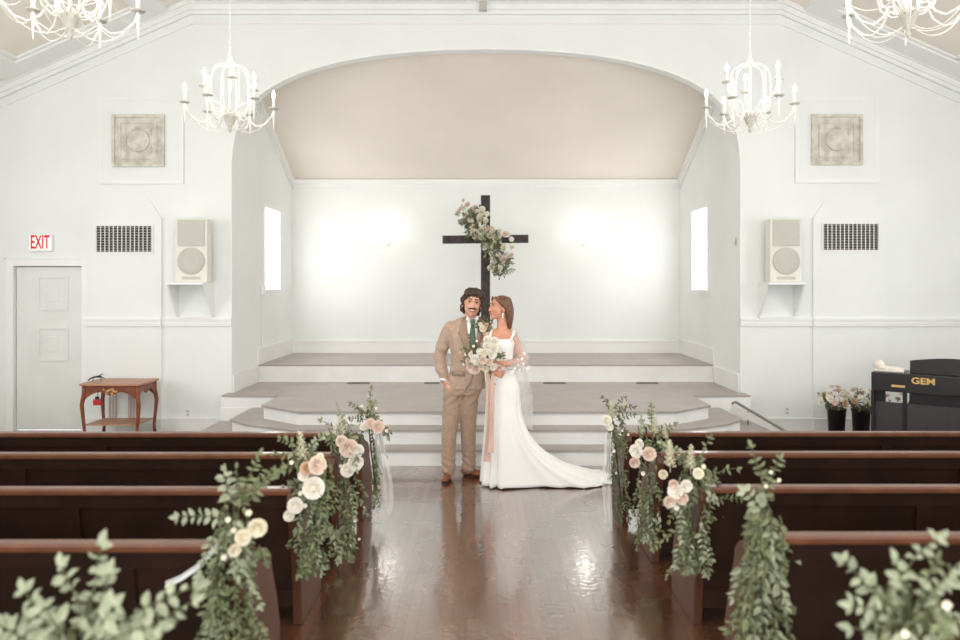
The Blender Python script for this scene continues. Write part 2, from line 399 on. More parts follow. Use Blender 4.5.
# windows
for s, nm in ((-1, 1), (1, 2)):
    w = tag(MB().build('window_%d' % nm, 'trim'), kind='structure')
    a, b = sorted((s * (AX + .02), s * (AX + .07)))
    g = MB()
    for ya, yb, za, zb in ((W0, W0 + .02, WZ0, WZ1), (W1 - .02, W1, WZ0, WZ1), (W0, W1, WZ0, WZ0 + .02), (W0, W1, WZ1 - .02, WZ1), (W0, W1, 2.335, 2.36)): g.box(a, b, ya, yb, za, zb)
    g.build('window_frame', 'wframe', w)
    a, b = sorted((s * (AX + .06), s * (AX + .065)))
    MB().box(a, b, W0, W1, WZ0, WZ1).build('pane', 'glass', w)
    a, b = sorted((s * (AX - .05), s * (AX + .03)))
    MB().box(a, b, W0 - .06, W1 + .06, WZ0 - .035, WZ0).build('window_sill', 'trim', w)
    a, b = sorted((s * (AX - .015), s * AX))
    g = MB(); g.box(a, b, W0 - .05, W1 + .05, WZ0 - .1, WZ0 - .035); g.box(a, b, W0 - .05, W0, WZ0, WZ1 + .05); g.box(a, b, W1, W1 + .05, WZ0, WZ1 + .05); g.box(a, b, W0, W1, WZ1, WZ1 + .05)
    g.build('window_casing', 'trim', w)
# door
struct(MB().box(DX0 - .1, DX1 + .1, YW + T, YW + T + .03, 0, DZ + .1), 'wall_behind_door', 'door')  # unseen panel added to stop world light leaking round the door
d = tag(MB().build('door_1', 'door'), kind='structure')
g = MB(); yd = YW + .035
g.box(DX0 + .012, DX1 - .012, yd, yd + .045, .01, DZ - .012); g.build('door_leaf', 'door', d)
for (y0, y1) in ((276, 311), (327, 361.5), (377, 411)):
    xa, xb, za, zb = WX(36, YW), WX(67, YW), WZ(y1, YW), WZ(y0, YW); g = MB()
    for t, w in ((.014, .03),):
        g.box(xa, xb, yd - t, yd, za, za + w); g.box(xa, xb, yd - t, yd, zb - w, zb); g.box(xa, xa + w, yd - t, yd, za + w, zb - w); g.box(xb - w, xb, yd - t, yd, za + w, zb - w)
    g.box(xa + .12, xb - .12, yd - .006, yd, za + .12, zb - .12)
    g.build('raised_panel', 'door', d, bevel=.004)
MB().lathe([(.0, 0), (.022, 0), (.022, .02), (0.0, .022)]).build('deadbolt', 'dark', d)
o = d.children[-1]; o.rotation_euler = (pi / 2, 0, 0); o.location = (DX1 - .05, yd, WZ(350, YW))
MB().lathe([(.0, 0), (.018, 0), (.012, .02), (.028, .04), (.026, .06), (0.0, .065)]).build('door_knob', 'dark', d, True)
o = d.children[-1]; o.rotation_euler = (pi / 2, 0, 0); o.location = (DX1 - .05, yd, WZ(362, YW))
g = MB(); cw = .085
g.box(DX0 - cw, DX0, YW - .025, YW, 0, DZ + cw); g.box(DX1, DX1 + .06, YW - .025, YW, 0, DZ + cw); g.box(DX0, DX1, YW - .025, YW, DZ, DZ + cw)
g.box(DX0 - cw - .015, DX0 - cw, YW - .035, YW, 0, DZ + cw + .015); g.box(DX0 - cw - .015, DX1 + .06, YW - .035, YW, DZ + cw, DZ + cw + .015)
g.build('door_casing', 'trim', d)

# ---------------------------------------------------------------- stage
def poly_platform(name, pts, z0, z1, label=None):
    r = tag(MB().build(name, 'riser'), kind='structure')
    MB().prism(pts, z0, z1 - .022).build('riser', 'riser', r)
    c = Vector((0, sum(p[1] for p in pts) / len(pts)))
    n = len(pts); out = []
    for i in range(n):
        p, a, b = Vector(pts[i]), Vector(pts[i - 1]), Vector(pts[(i + 1) % n])
        n1 = (p - a).normalized(); n2 = (b - p).normalized()
        n1 = Vector((n1.y, -n1.x)); n2 = Vector((n2.y, -n2.x)); m = (n1 + n2)
        m = m / max(.6, m.length_squared / 2) if m.length > .1 else n1
        q = p + m * .025
        if abs(q.x) > abs(p.x) and abs(p.x) > 3.15: q.x = p.x
        if p.y > 9.29 and abs(p.x)>3.15 and p.y!=9.31: q.y = p.y
        out.append((q.x, q.y))
    MB().prism(out, z1 - .022, z1).build('tread', 'deck', r)
    return r
poly_platform('stage_step_lower', [(-3.25, 9.3), (-3.25, 8.42), (-2.85, 8.02), (-2.1, 7.69), (2.1, 7.69), (2.85, 8.02), (3.25, 8.42), (3.25, 9.3)], 0, .17)
poly_platform('stage_step_middle', [(-2.84, 9.3), (-2.84, 8.5), (-2.58, 8.22), (-2.02, 7.92), (2.02, 7.92), (2.58, 8.22), (2.84, 8.5), (2.84, 9.3)], .17, .33)
poly_platform('stage_floor_main', [(-3.24, 9.54), (-3.24, 9.31), (-2.5, 9.31), (-2.5, 8.55), (-2.02, 8.15), (2.02, 8.15), (2.5, 8.55), (2.5, 9.31), (3.24, 9.31), (3.24, 9.54), (3.185, 9.545), (3.185, 10.62), (-3.185, 10.62), (-3.185, 9.545)], .33, .48)
poly_platform('stage_floor_upper', [(-3.185, YB), (-3.185, 10.62), (3.185, 10.62), (3.185, YB)], .48, .72)
g = MB(); g.box(-3.25, -2.84, 9.3, 9.54, 0, .33); g.box(2.84, 3.25, 9.3, 9.54, 0, .33); struct(g, 'trim_stage_end', 'riser')
# quarter round at upper riser foot
g = MB(); g.box(-3.18, 3.18, 10.6, 10.62, .48, .5); struct(g, 'trim_stage_bead', 'trim')
for i, (pa, pb) in enumerate(((347, 370), (424, 440), (543, 566), (636, 658))):
    dd = 10.45; xa, xb = WX(pa, dd), WX(pb, dd)
    t = thing('floor_vent', ((xa + xb) / 2, dd, .48), ['small dark floor vent, leftmost of those on the stage', 'small dark floor vent on the stage beside the man in the tan suit', 'small dark floor vent on the stage right of the woman in white', 'small dark floor vent, rightmost of those on the stage'][i], 'vent')
    w = (xb - xa) / 2
    g = MB(); g.box(-w, w, -.05, .05, 0, .006); g.build('vent_frame', 'edge', t)
    g = MB()
    for k in range(5): g.box(-w + .01, w - .01, -.042 + k * .018, -.034 + k * .018, .006, .01)
    g.build('slats', 'ventd', t)

# ---------------------------------------------------------------- wall fittings
# decorative ceiling tiles in frames
for i, (x0, x1, y0, y1, fx0, fx1, fy0, fy1) in enumerate(((113, 165, 115, 167, 99, 184, 97, 184), (811, 861.5, 114, 166, 795, 879, 97, 183))):
    cx, cz = WX((x0 + x1) / 2, YW), WZ((y0 + y1) / 2, YW)
    t = thing('framed_tile', (cx, YW, cz), 'weathered square relief tile in a white frame, high above the %s loudspeaker' % ('left' if i == 0 else 'right'), 'wall art')
    h = (x1 - x0) / 2 * s_
    g = MB(); g.box(-h, h, -.02, 0, -h, h)
    for w, a, tt in ((.0, .035, .04), (.09, .02, .032), (.16, .015, .028)):
        q = h - w
        g.box(-q, q, -tt, -.02, q - a, q); g.box(-q, q, -tt, -.02, -q, -q + a); g.box(-q, -q + a, -tt, -.02, -q + a, q - a); g.box(q - a, q, -tt, -.02, -q + a, q - a)
    g.build('tile', 'tile', t)
    g = MB(); g.m = Matrix.Rotation(pi / 2, 4, 'X')
    g.lathe([(0, .02), (.145, .02), (.145, .036), (.125, .04), (.11, .03), (.07, .034), (.03, .045), (0, .047)], n=32); g.build('rosette', 'tile', t, True)
    g = MB(); f0, f1, f2, f3 = WX(fx0, YW) - cx, WX(fx1, YW) - cx, WZ(fy1, YW) - cz, WZ(fy0, YW) - cz
    for w, dd in ((.03, .012), (.05, .006)):
        g.box(f0, f1, -dd, 0, f3 - w, f3); g.box(f0, f1, -dd, 0, f2, f2 + w); g.box(f0, f0 + w, -dd, 0, f2 + w, f3 - w); g.box(f1 - w, f1, -dd, 0, f2 + w, f3 - w)
    g.build('frame', 'trim', t)
# wall vents
for i, (x0, x1, y0, y1) in enumerate(((97, 152, 226, 252), (823, 877.5, 224, 250))):
    y = YW - .035; cx, cz = WX((x0 + x1) / 2, y), WZ((y0 + y1) / 2, y); w, h = (x1 - x0) / 2 * y / F, (y1 - y0) / 2 * y / F
    t = thing('wall_vent', (cx, y, cz), 'rectangular metal air vent grille on the %s wall chase, beside the loudspeaker' % ('left' if i == 0 else 'right'), 'vent')
    MB().box(-w, w, -.004, 0, -h, h).build('backing', 'ventd', t)
    g = MB()
    for k in range(10): z = -h + (k + .5) * 2 * h / 10; g.box(-w, w, -.012, -.006, z - .003, z + .003)
    g.build('slats', 'grille', t)
    g = MB()
    for k in range(14): x = -w + k * 2 * w / 13; g.box(x - .0045, x + .0045, -.018, -.012, -h, h)
    g.box(-w - .02, w + .02, -.018, 0, h, h + .02); g.box(-w - .02, w + .02, -.018, 0, -h - .02, -h); g.box(-w - .02, -w, -.018, 0, -h, h); g.box(w, w + .02, -.018, 0, -h, h)
    g.build('frame', 'trim', t)
# shelves and loudspeakers
for i, s in enumerate((-1, 1)):
    side = 'left' if s < 0 else 'right'
    xi, xo = 3.42, 3.865   # inner/outer |x|
    x0, x1 = sorted((s * xi, s * xo)); zs = 1.865
    t = thing('wall_shelf', ((x0 + x1) / 2, YW, zs - .05), 'white bracketed wall shelf carrying the %s loudspeaker' % side, 'shelf'); hw = (x1 - x0) / 2
    MB().box(-hw - .005, hw + .005, -.36, -.001, .02, .05).build('shelf_board', 'trim', t, bevel=.004)
    for q in (-1, 1):
        MB().prism([(-.33, .02), (-.001, .02), (-.001, -.38), (-.03, -.38)], q * hw - .012, q * hw + .012, 'x').build('bracket', 'trim', t)
    MB().box(-hw, hw, -.05, -.001, -.40, -.38).build('brace', 'trim', t)
    t = thing('loudspeaker', (-3.60 if s < 0 else 3.665 , YW - .1, zs), 'tall off-white loudspeaker with round grey woofer, on the %s wall shelf' % side, 'speaker')
    w, hh = .195, .775
    MB().box(-w, w, -.16, 0, 0, hh).build('cabinet', 'cab', t, bevel=.008)
    MB().box(-w + .03, w - .03, -.172, -.16, hh * .57, hh - .012).build('horn_grille', 'grille', t, bevel=.006)
    g = MB(); g.m = Matrix.Translation((0, -.16, hh * .335)) @ Matrix.Rotation(pi / 2, 4, 'X')
    g.lathe([(0, .0), (.165, .0), (.165, .01), (.155, .018), (0, .02)], n=40); g.build('woofer_grille', 'grille', t, True)
    MB().box(-.11, .11, -.168, -.16, .035, .07).build('port', 'grille', t)
# exit sign
t = thing('exit_sign', (WX(42.5, YW), YW, WZ(243, YW)), 'lit white exit sign with red letters above the door', 'sign')
w, h = .145, .105
MB().box(-w, w, -.05, 0, -h, h).build('housing', 'trim', t, bevel=.006)
MB().box(-w + .012, w - .012, -.054, -.05, -h + .012, h - .012).build('sign_face', 'exitface', t)
def text(s, size, xs, m, parent, loc, rot=(pi / 2, 0, 0), ext=.002, name='lettering', w=0):
    c = bpy.data.curves.new('txt', 'FONT'); c.body = s; c.size = size; c.align_x = 'CENTER'; c.align_y = 'CENTER'; c.extrude = ext; c.offset = w
    o = bpy.data.objects.new('txt', c); COL.objects.link(o)
    bpy.context.view_layer.update()
    me = bpy.data.meshes.new_from_object(o.evaluated_get(bpy.context.evaluated_depsgraph_get()))
    bpy.data.objects.remove(o); me.materials.clear(); me.materials.append(M[m])
    o = bpy.data.objects.new(name, me); COL.objects.link(o); o.parent = parent; o.location = loc; o.rotation_euler = rot; o.scale = (xs, 1, 1)
    return o
text('EXIT', .235, .5, 'exitred', t, (0, -.056, 0), w=.004)
# sconces
for i, px_ in enumerate((389, 583)):
    t = thing('wall_sconce', (WX(px_, YB), YB, WZ(243, YB)), 'small white double wall sconce glowing on the back wall %s of the cross' % ('left' if i == 0 else 'right'), 'wall light')
    g = MB(); g.m = Matrix.Rotation(pi / 2, 4, 'X'); g.lathe([(0, 0), (.05, 0), (.045, .015), (.02, .03), (0, .032)]); g.build('backplate', 'ivory', t, True)
    for q in (-1, 1):
        MB().tube([(0, -.03, 0), (q * .04, -.06, -.05), (q * .09, -.08, -.05), (q * .11, -.08, -.0)], .008).build('arm', 'ivory', t, True)
        o = t.children[-1]
        MB().lathe([(0, 0), (.028, .0), (.03, .012), (.012, .014), (.012, .07), (0, .07)], (q * .11, -.08, 0), 12).build('candle', 'ivory', o, True)
        MB().lathe([(0, .07), (.014, .085), (.016, .1), (.008, .125), (0, .14)], (q * .11, -.08, 0), 12).build('bulb', 'sbulb', o, True)
    L = bpy.data.lights.new('sconce_light', 'POINT'); L.energy = 2.3; L.color = (1, .95, .86); L.shadow_soft_size = .07
    o = bpy.data.objects.new('sconce_light', L); COL.objects.link(o); o.location = (WX(px_, YB), YB - .26, WZ(230, YB))
# outlets / switch / cord
def plate(loc, rz, label, nm='wall_outlet'):
    t = thing(nm, loc, label, 'outlet' if nm == 'wall_outlet' else 'switch', rz=rz)
    MB().box(-.037, .037, -.006, 0, -.058, .058).build('cover_plate', 'trim', t, bevel=.003)
    g = MB()
    if nm == 'wall_outlet':
        for z in (-.024, .024): g.box(-.016, .016, -.009, -.006, z - .014, z + .014)
        g.build('sockets', 'grille', t)
    else:
        g.box(-.007, .007, -.016, -.006, -.014, .014); g.build('toggle', 'grille', t)
plate((WX(188, YW), YW, WZ(413, YW)), 0, 'white electrical outlet low on the wall right of the wooden side table')
plate((WX(787, YW), YW, WZ(411, YW)), 0, 'white electrical outlet low on the wall left of the flower buckets')
plate((AX, WX(760, 1) * 0 + AX * F / (736.5 - CX), WZ(241, AX * F / (736.5 - CX))), pi / 2, 'slim white switch plate on the right apse wall near the arch edge', 'wall_switch')
yc = AX * F / (CX - 261.5)
t = thing('cable_conduit', (-AX, yc, .5), 'thin white cable conduit with junction box on the left apse wall below the window', 'conduit')
MB().tube([(.012, 0, .0), (.012, 0, 1.2)], .008).build('pipe', 'trim', t)
MB().box(0, .05, -.035, .035, 1.2, 1.32).build('junction_box', 'trim', t, bevel=.004)
g = MB(); g.box(-.045, .045, -.12, 0, -.1, .14); g.box(-.07, .07, -.13, 0, .09, .14)
tag(g.build('trim_keystone', M['pan'], loc=(WX(483, 9.4), YW, WZ(1, 9.4))), kind='structure')
# sloped handrail right of the steps
t = thing('handrail', (3.22, 8.85, 0), 'low sloping side rail reaching the floor right of the stage steps', 'handrail')
MB().tube([(-.24, .34, .40), (-.22, .30, .425), (.14, -.1, .20), (.42, -.42, .03)], .016, 10).build('rail', 'silver', t, True)
g = MB(); g.rings([[(-.24, .34, .39), (-.24, .37, .39), (-.24, .37, .29), (-.24, .34, .29)], [(.42, -.42, .02), (.42, -.39, .02), (.38, -.34, .0), (.38, -.37, .0)]]); g.build('side_board', 'trim', t)
MB().tube([(-.1, .2, .17), (-.1, .2, .33)], .01).build('post', 'silver', t)

# ---------------------------------------------------------------- cross
t = thing('wooden_cross', (WX(485.5, 11.2), 11.2, .72), 'tall dark brown wooden cross standing on the stage behind the couple', 'cross')
g = MB(); g.box(-.068, .068, -.05, .05, .03, WZ(195.5, 11.2) - .72); g.build('upright', 'cross', t, bevel=.006)
zc = WZ(239.5, 11.2) - .72
g = MB(); g.m = Matrix.Translation((0, 0, zc)) @ Matrix.Rotation(radians(-.6), 4, 'Y'); g.box(-.63, .63, -.068, -.05, -.06, .06); g.build('crossbeam', 'cross', t, bevel=.006)
g = MB(); g.box(-.3, .3, -.05, .05, 0, .05); g.box(-.05, .05, -.3, .3, 0, .045); g.build('base', 'cross', t)

# ---------------------------------------------------------------- flowers
def rose(r, kind=0, seed=0):
    q = random.Random(seed); g = MB()
    rows = [(5, .28, 1.25), (5, .52, 1.05), (6, .78, .75), (7, 1.0, .4)] if kind == 0 else [(6, .3, 1.2), (8, .58, 1.05), (9, .82, .8), (10, 1.0, .4)]
    for j, (n, rad, h) in enumerate(rows):
        for k in range(n):
            a = 2 * pi * k / n + j * .5 + q.uniform(-.15, .15); wd = 2.6 * rad / n * 1.25 * 1.25; grid = []
            for u in range(4):
                uu = u / 3; row = []
                for v in range(3):
                    vv = (v - 1) * (wd * (.5 + .65 * uu - .35 * uu ** 3)) ; aa = a + vv / max(rad, .3)
                    rr = rad * (.25 + .75 * uu ** .7) + .10 * (uu ** 3) * rad
                    zz = h * uu * .75 - .15 * (v != 1) * uu ** 3 + q.uniform(-.03, .03)
                    row.append((rr * cos(aa) * r, rr * sin(aa) * r, zz * r))
                grid.append(row)
            g.rings(grid, cap=False, closed=False)
    g.ell((0, 0, .18 * r), (.3 * r, .3 * r, .35 * r), 8, 5)
    return g
def blossom(r, seed=0):
    q = random.Random(seed); g = MB()
    for k in range(5):
        a = 2 * pi * k / 5; g.leaf((0, 0, 0), (cos(a), sin(a), .45), (0, 0, 1), r, r * .9, -.1)
    g.ell((0, 0, r * .2), r * .16, 6, 4)
    return g
FM = {}
def fmesh(kind, col, i):
    key = (kind, col, i)
    if key not in FM:
        if kind == 'r': g = rose(1, 0, i * 7 + 1)
        elif kind == 'd': g = rose(1, 1, i * 5 + 2)
        elif kind == 'b': g = blossom(1, i)
        else:  # spike (stock)
            g = MB(); q = random.Random(i); g.tube([(0, 0, 0), (0, 0, 4.6)], .07, 5)
            for k in range(34):
                h = .8 + k / 34 * 3.8; a = k * 2.4; sz = 1.05 * (1 - .55 * k / 34)
                for w in range(4):
                    b = a + w * 1.57; c = (cos(a) * sz * .35, sin(a) * sz * .35, h)
                    g.leaf(c, (cos(a) * .8 + cos(b) * .7, sin(a) * .8 + sin(b) * .7, .35), (0, 0, 1), sz * .6, sz * .55, -.05)
        o = g.build('tmp', M[col], smooth=(kind != 'b')); me = o.data; bpy.data.objects.remove(o); FM[key] = me
    return FM[key]
NAMES = {('r', 'fwhite'): 'white_rose', ('r', 'fblush'): 'blush_rose', ('r', 'fcream'): 'cream_rose', ('r', 'fpeach'): 'peach_rose', ('d', 'fwhite'): 'white_dahlia', ('d', 'fblush'): 'blush_dahlia', ('d', 'fcream'): 'cream_dahlia', ('d', 'fpeach'): 'peach_dahlia', ('b', 'fwhite'): 'small_white_blossom', ('b', 'fcream'): 'small_cream_blossom', ('b', 'fblush'): 'small_blush_blossom', ('b', 'fpeach'): 'small_peach_blossom', ('s', 'fspike'): 'flower_spike', ('s', 'fwhite'): 'flower_spike'}
def flower(parent, kind, col, p, r, d, seed=0):
    o = bpy.data.objects.new(NAMES[(kind, col)], fmesh(kind, col, seed % 3)); COL.objects.link(o); o.parent = parent
    o.location = p; o.scale = (r, r, r)
    o.rotation_mode = 'QUATERNION'; o.rotation_quaternion = Vector(d).normalized().to_track_quat('Z', 'Y')
    return o
def sprig(lf, st, p, d, L, ll, q, lw=.5, droop=.5, dens=1.0):
    # stem with paired leaves; lf leaf MB, st stem MB
    p = Vector(p); d = Vector(d).normalized(); n = max(4, int(L / (ll * .55) * dens)); pts = [p.copy()]; step = L / n
    for i in range(n):
        d = (d + Vector((q.uniform(-.14, .14), q.uniform(-.14, .14), q.uniform(-.1, .1) - droop * .12))).normalized()
        p = p + d * step; pts.append(p.copy())
        sd = d.cross(Vector((q.uniform(-1, 1), q.uniform(-1, 1), q.uniform(-.3, .3)))).normalized()
        for s in (-1, 1):
            if q.random() < .12: continue
            l = ll * q.uniform(.7, 1.15) * (1 - .35 * i / n); ld = (d * q.uniform(.35, .8) + sd * s + Vector((0, 0, -.25)))
            lf.leaf(p, ld, Vector((q.uniform(-.6, .6), -1 + q.uniform(0, .6), q.uniform(.0, .9))), l, l * lw * q.uniform(.85, 1.15))
    lf.leaf(p, d, (0, -1, .3), ll * .8, ll * lw * .8)
    st.tube(pts, [.0035 * (1 - .6 * i / len(pts)) for i in range(len(pts))], 5)

# ---------------------------------------------------------------- pews
rowsL = [(5.89, 432), (5.01, 452.5), (4.10, 487), (3.20, 541), (2.30, 655)]
rowsR = [(5.89, 431.5), (5.01, 451.5), (4.10, 485), (3.20, 533), (2.30, 624)]
ordn = ['front row', 'second row', 'third row', 'fourth row', 'nearest row']
LN = .10
XI = {-1: [.95, .96, .985, .985, 1.14], 1: [1.05, 1.09, 1.11, 1.14, 1.34]}
def make_pew(s, db, yt, idx, stiles):
    dr = db - .10; hp = H - (yt - CY) * dr / F
    side = 'left' if s < 0 else 'right'
    xi = XI[s][idx]
    lab = 'dark wooden pew, %s of the %s block' % (ordn[idx], side) if idx < 4 else 'dark wooden pew, row nearest the camera in the %s block' % side
    L = 4.6
    t = thing('church_pew', (s * xi, db, 0), lab, 'pew', 'dark wooden pews of the %s block' % side)
    # local: x outward = s*x ; y: back at 0.. leaning toward camera at top; seat toward +y
    sx = lambda a, b: sorted((s * a, s * b))
    # end panels
    prof = [(.0, .0), (.47, .0), (.46, .22), (.41, .36), (.33, hp - .26), (.31, hp - .19), (.25, hp - .14), (.12, hp - .10), (.03, hp - .05), (-.04, hp - .02), (-.135, hp - .02), (-.15, hp - .06), (-.06, .40)]
    prof = [(y - .02, z) for y, z in prof]
    for xe in (0, L):
        a, b = sx(xe - .0, xe + .05); MB().prism(prof, a, b, 'x').build('end_panel', 'pewend', t, bevel=.008)
    # back: leaning slab
    yb = lambda z: -.02 - LN * z / hp
    def slab(x0, x1, z0, z1, t0, t1, m, nm, **k):
        a, b = sx(x0, x1)
        g = MB(); g.rings([[(a, yb(z0) + t0, z0), (b, yb(z0) + t0, z0), (b, yb(z0) + t1, z0), (a, yb(z0) + t1, z0)], [(a, yb(z1) + t0, z1), (b, yb(z1) + t0, z1), (b, yb(z1) + t1, z1), (a, yb(z1) + t1, z1)]])
        return g.build(nm, m, t, **k)
    slab(.05, L, .10, hp - .03, 0.012, .035, 'pew', 'back_panel')
    slab(.05, L, hp - .11, hp - .035, -.002, .012, 'pew', 'upper_board')
    slab(.05, L, .10, .2, -.002, .012, 'pew', 'lower_board')
    for x in stiles: slab(x - .045, x + .045, .2, hp - .11, -.004, .012, 'pew', 'stile')
    a, b = sx(.03, L); y0 = yb(hp)
    MB().box(a, b, y0 - .025, y0 + .05, hp - .036, hp).build('top_rail', 'rail', t, bevel=.010)
    a, b = sx(.05, L); MB().box(a, b, .0, .44, .40, .435).build('seat', 'pew', t, bevel=.008)
    MB().box(a, b, .37, .39, .30, .40).build('seat_apron', 'pew', t)
    for x in (1.5, 3.1):
        a, b = sx(x - .02, x + .02); MB().box(a, b, .03, .38, 0, .40).build('support', 'pew', t)
    return t
sti = {(-1, 0): 108, (-1, 1): 28, (-1, 3): 135, (1, 0): 880, (1, 1): 957}
for s, rows in ((-1, rowsL), (1, rowsR)):
    for i, (db, yt) in enumerate(rows):
        xi = XI[s][i]
        st = [1.2, 2.7]
        if (s, i) in sti: st = [abs(WX(sti[(s, i)], db)) - xi]; st.append(st[0] + 1.3 if st[0] < 2.5 else st[0] - 1.9)
        make_pew(s, db, yt, i, st)

# ---------------------------------------------------------------- pew garlands
def garland(s, idx, d, anchor, masses, sprays, flowers, leafpx, label, mats=('leafA', 'leafB'), ribbon=None, seed=1, depth=.10):
    q = random.Random(seed); u = d / F; A = Vector((WX(anchor[0], d), d, WZ(anchor[1], d)))
    t = thing('pew_garland', A, label, 'flower garland', 'greenery garlands on the pew ends along the aisle')
    P = lambda px, py, dy=0: Vector((WX(px, d) - A.x, dy, WZ(py, d) - A.z))
    ll = leafpx * u * .86
    sets = [(MB(), MB(), mats[0]), (MB(), MB(), mats[1])]
    for (x0, y0, x1, y1, w0, w1, n, L) in masses:
        for k in range(int(n * .85)):
            v = q.random() ** .9; ang = q.uniform(-1, 1)
            c = P(x0 + (x1 - x0) * v + ang * (w0 * (1 - v) + w1 * v) * .52, y0 + (y1 - y0) * v, q.uniform(-depth, depth * .6))
            ax = (P(x1, y1) - P(x0, y0)).normalized()
            dr = ax * q.uniform(.7, 1) + Vector((ang * .28, q.uniform(-.45, .2), q.uniform(-.1, .25)))
            lf, st, _ = sets[0 if q.random() < .62 else 1]
            Lq = L * u * q.uniform(.5, 1.0); Lq = min(Lq, max(.05, (y1 + 6 - (y0 + (y1 - y0) * v)) * u))
            sprig(lf, st, c, dr, Lq, ll, q, .46, .6)
        MB()
    for _, st, _m in sets:
        (x0, y0, x1, y1) = masses[0][:4]; st.tube([P(x0, y0 - 14, 0), P(x0, y0, -.02), P((x0 + x1) / 2, (y0 + y1) / 2, -.03), P(x1, y1, 0)], .006, 6)
    for (x0, y0, x1, y1, kind, sc_) in sprays:
        a, b = P(x0, y0, q.uniform(-.05, .02)), P(x1, y1, q.uniform(-.1, .05)); lf, st, _ = sets[kind]
        sprig(lf, st, a, (b - a) + Vector((0, 0, .12 * (b - a).length)), (b - a).length, ll * sc_, q, .5 if kind == 0 else .62, .45)
    for lf, st, m in sets:
        if lf.f:
            o = lf.build('foliage', m, t); o['label'] = 'pale round eucalyptus leaves' if m == 'leafB' else 'green leaves'
            st.build('stems', 'stem', t)
    for k, (kd, cl, px_, py_, r) in enumerate(flowers):
        if kd == 's':
            flower(t, 's', cl, P(px_, py_, -.05), r * u / 3.1, (q.uniform(-.15, .15), -.1, 1), k); continue
        dv = Vector((-s * .35 + q.uniform(-.4, .4), -1, q.uniform(-.1, .5)))
        flower(t, kd, cl, P(px_, py_, -.10 - (.02 if kd != 'b' else 0)), r * u * (.72 if kd != 'b' else .6), dv, k + seed)
    if ribbon:
        g = MB(); n = len(ribbon); rr = []
        for k, (px_, py_, w, dy) in enumerate(ribbon):
            c = P(px_, py_, dy); rr.append([c + Vector((w * u * (j / 6 - .5), .03 * sin(j * 2.1 + k * .7), 0)) for j in range(7)])
        g.rings(rr, cap=False, closed=False); g.build('ribbon', 'tulle', t, True, sub=1)['label'] = 'sheer white tulle ribbon'
    return t
b_ = lambda pts, col='fcream', r=3: [('b', col, x, y, r) for x, y in pts]
garland(-1, 0, 5.8, (372, 440), [(368, 415, 377, 498, 16, 7, 26, 26), (362, 405, 384, 432, 14, 16, 14, 16)],
        [(370, 412, 372, 388, 0, 1), (366, 412, 352, 404, 0, 1), (376, 420, 392, 428, 0, 1), (370, 412, 380, 396, 1, .9), (368, 420, 348, 418, 0, 1)],
        [('s', 'fspike', 371, 412, 12), ('r', 'fblush', 380, 424, 8.5), ('d', 'fblush', 373, 421, 7), ('b', 'fcream', 388, 428, 4), ('b', 'fpeach', 391, 423, 3), ('d', 'fwhite', 366, 424, 5), ('b', 'fcream', 364, 404, 3), ('b', 'fwhite', 378, 406, 3)],
        6.5, 'greenery garland with a blush rose and tulle tails on the left block front pew end', ribbon=[(380, 430, 8, -.12), (383, 450, 11, -.14), (388, 475, 12, -.12), (390, 500, 12, -.1), (384, 516, 14, -.12), (374, 520, 10, -.08)], seed=11)
garland(-1, 1, 4.95, (345, 470), [(342, 430, 348, 548, 22, 11, 46, 34), (335, 420, 352, 450, 22, 20, 16, 20)],
        [(340, 430, 322, 420, 0, 1), (345, 430, 346, 404, 1, .8), (338, 440, 318, 438, 0, 1), (352, 500, 364, 548, 0, .8), (336, 480, 326, 520, 0, 1)],
        [('s', 'fspike', 345, 436, 17), ('s', 'fwhite', 336, 438, 14), ('r', 'fblush', 352, 444, 12), ('r', 'fblush', 345, 438, 8), ('d', 'fwhite', 358, 458, 11), ('d', 'fwhite', 351, 466, 9), ('r', 'fwhite', 361, 446, 8), ('b', 'fwhite', 343, 462, 4), ('b', 'fblush', 358, 516, 4), ('b', 'fblush', 362, 534, 3), ('b', 'fblush', 354, 540, 3), ('b', 'fblush', 348, 469, 4)],
        8, 'greenery garland with a blush rose over white blooms on the left block second pew end', seed=12)
garland(-1, 2, 4.0, (310, 490), [(312, 460, 318, 562, 26, 16, 58, 40), (300, 440, 318, 480, 24, 22, 20, 26)],
        [(305, 450, 276, 438, 0, 1), (300, 465, 262, 470, 0, 1.05), (305, 458, 268, 456, 0, 1), (310, 450, 322, 424, 1, .8), (305, 480, 258, 500, 0, 1), (306, 540, 296, 574, 0, .9), (330, 520, 344, 548, 0, .9)],
        [('s', 'fspike', 307, 464, 24), ('r', 'fwhite', 319, 482, 14), ('r', 'fblush', 322, 460, 12), ('r', 'fpeach', 312, 463, 9), ('d', 'fwhite', 301, 499, 10), ('d', 'fwhite', 295, 509, 7), ('r', 'fcream', 325, 452, 5), ('b', 'fwhite', 310, 500, 5), ('b', 'fcream', 296, 458, 5), ('b', 'fwhite', 305, 488, 5), ('d', 'fwhite', 309, 470, 7)],
        10, 'lush garland with a large round white rose on the left block third pew end', seed=13)
garland(-1, 3, 3.1, (240, 540), [(236, 505, 228, 640, 24, 26, 64, 52), (235, 490, 244, 560, 24, 26, 26, 40)],
        [(232, 520, 190, 504, 1, 1), (235, 505, 222, 462, 1, 1.0), (245, 500, 248, 448, 0, .8), (240, 500, 270, 470, 0, .9), (250, 500, 280, 462, 0, .9), (225, 580, 204, 634, 0, .9), (250, 590, 262, 640, 0, .95), (232, 560, 208, 566, 1, 1), (240, 500, 234, 470, 0, .8)],
        [('d', 'fcream', 266, 518, 12), ('d', 'fcream', 252, 528, 10), ('d', 'fcream', 244, 540, 8), ('b', 'fwhite', 232, 548, 7), ('b', 'fcream', 256, 505, 7), ('b', 'fcream', 242, 522, 6), ('b', 'fcream', 236, 512, 6)],
        14, 'leafy garland with cream blooms hanging on the left block fourth pew end', seed=14)
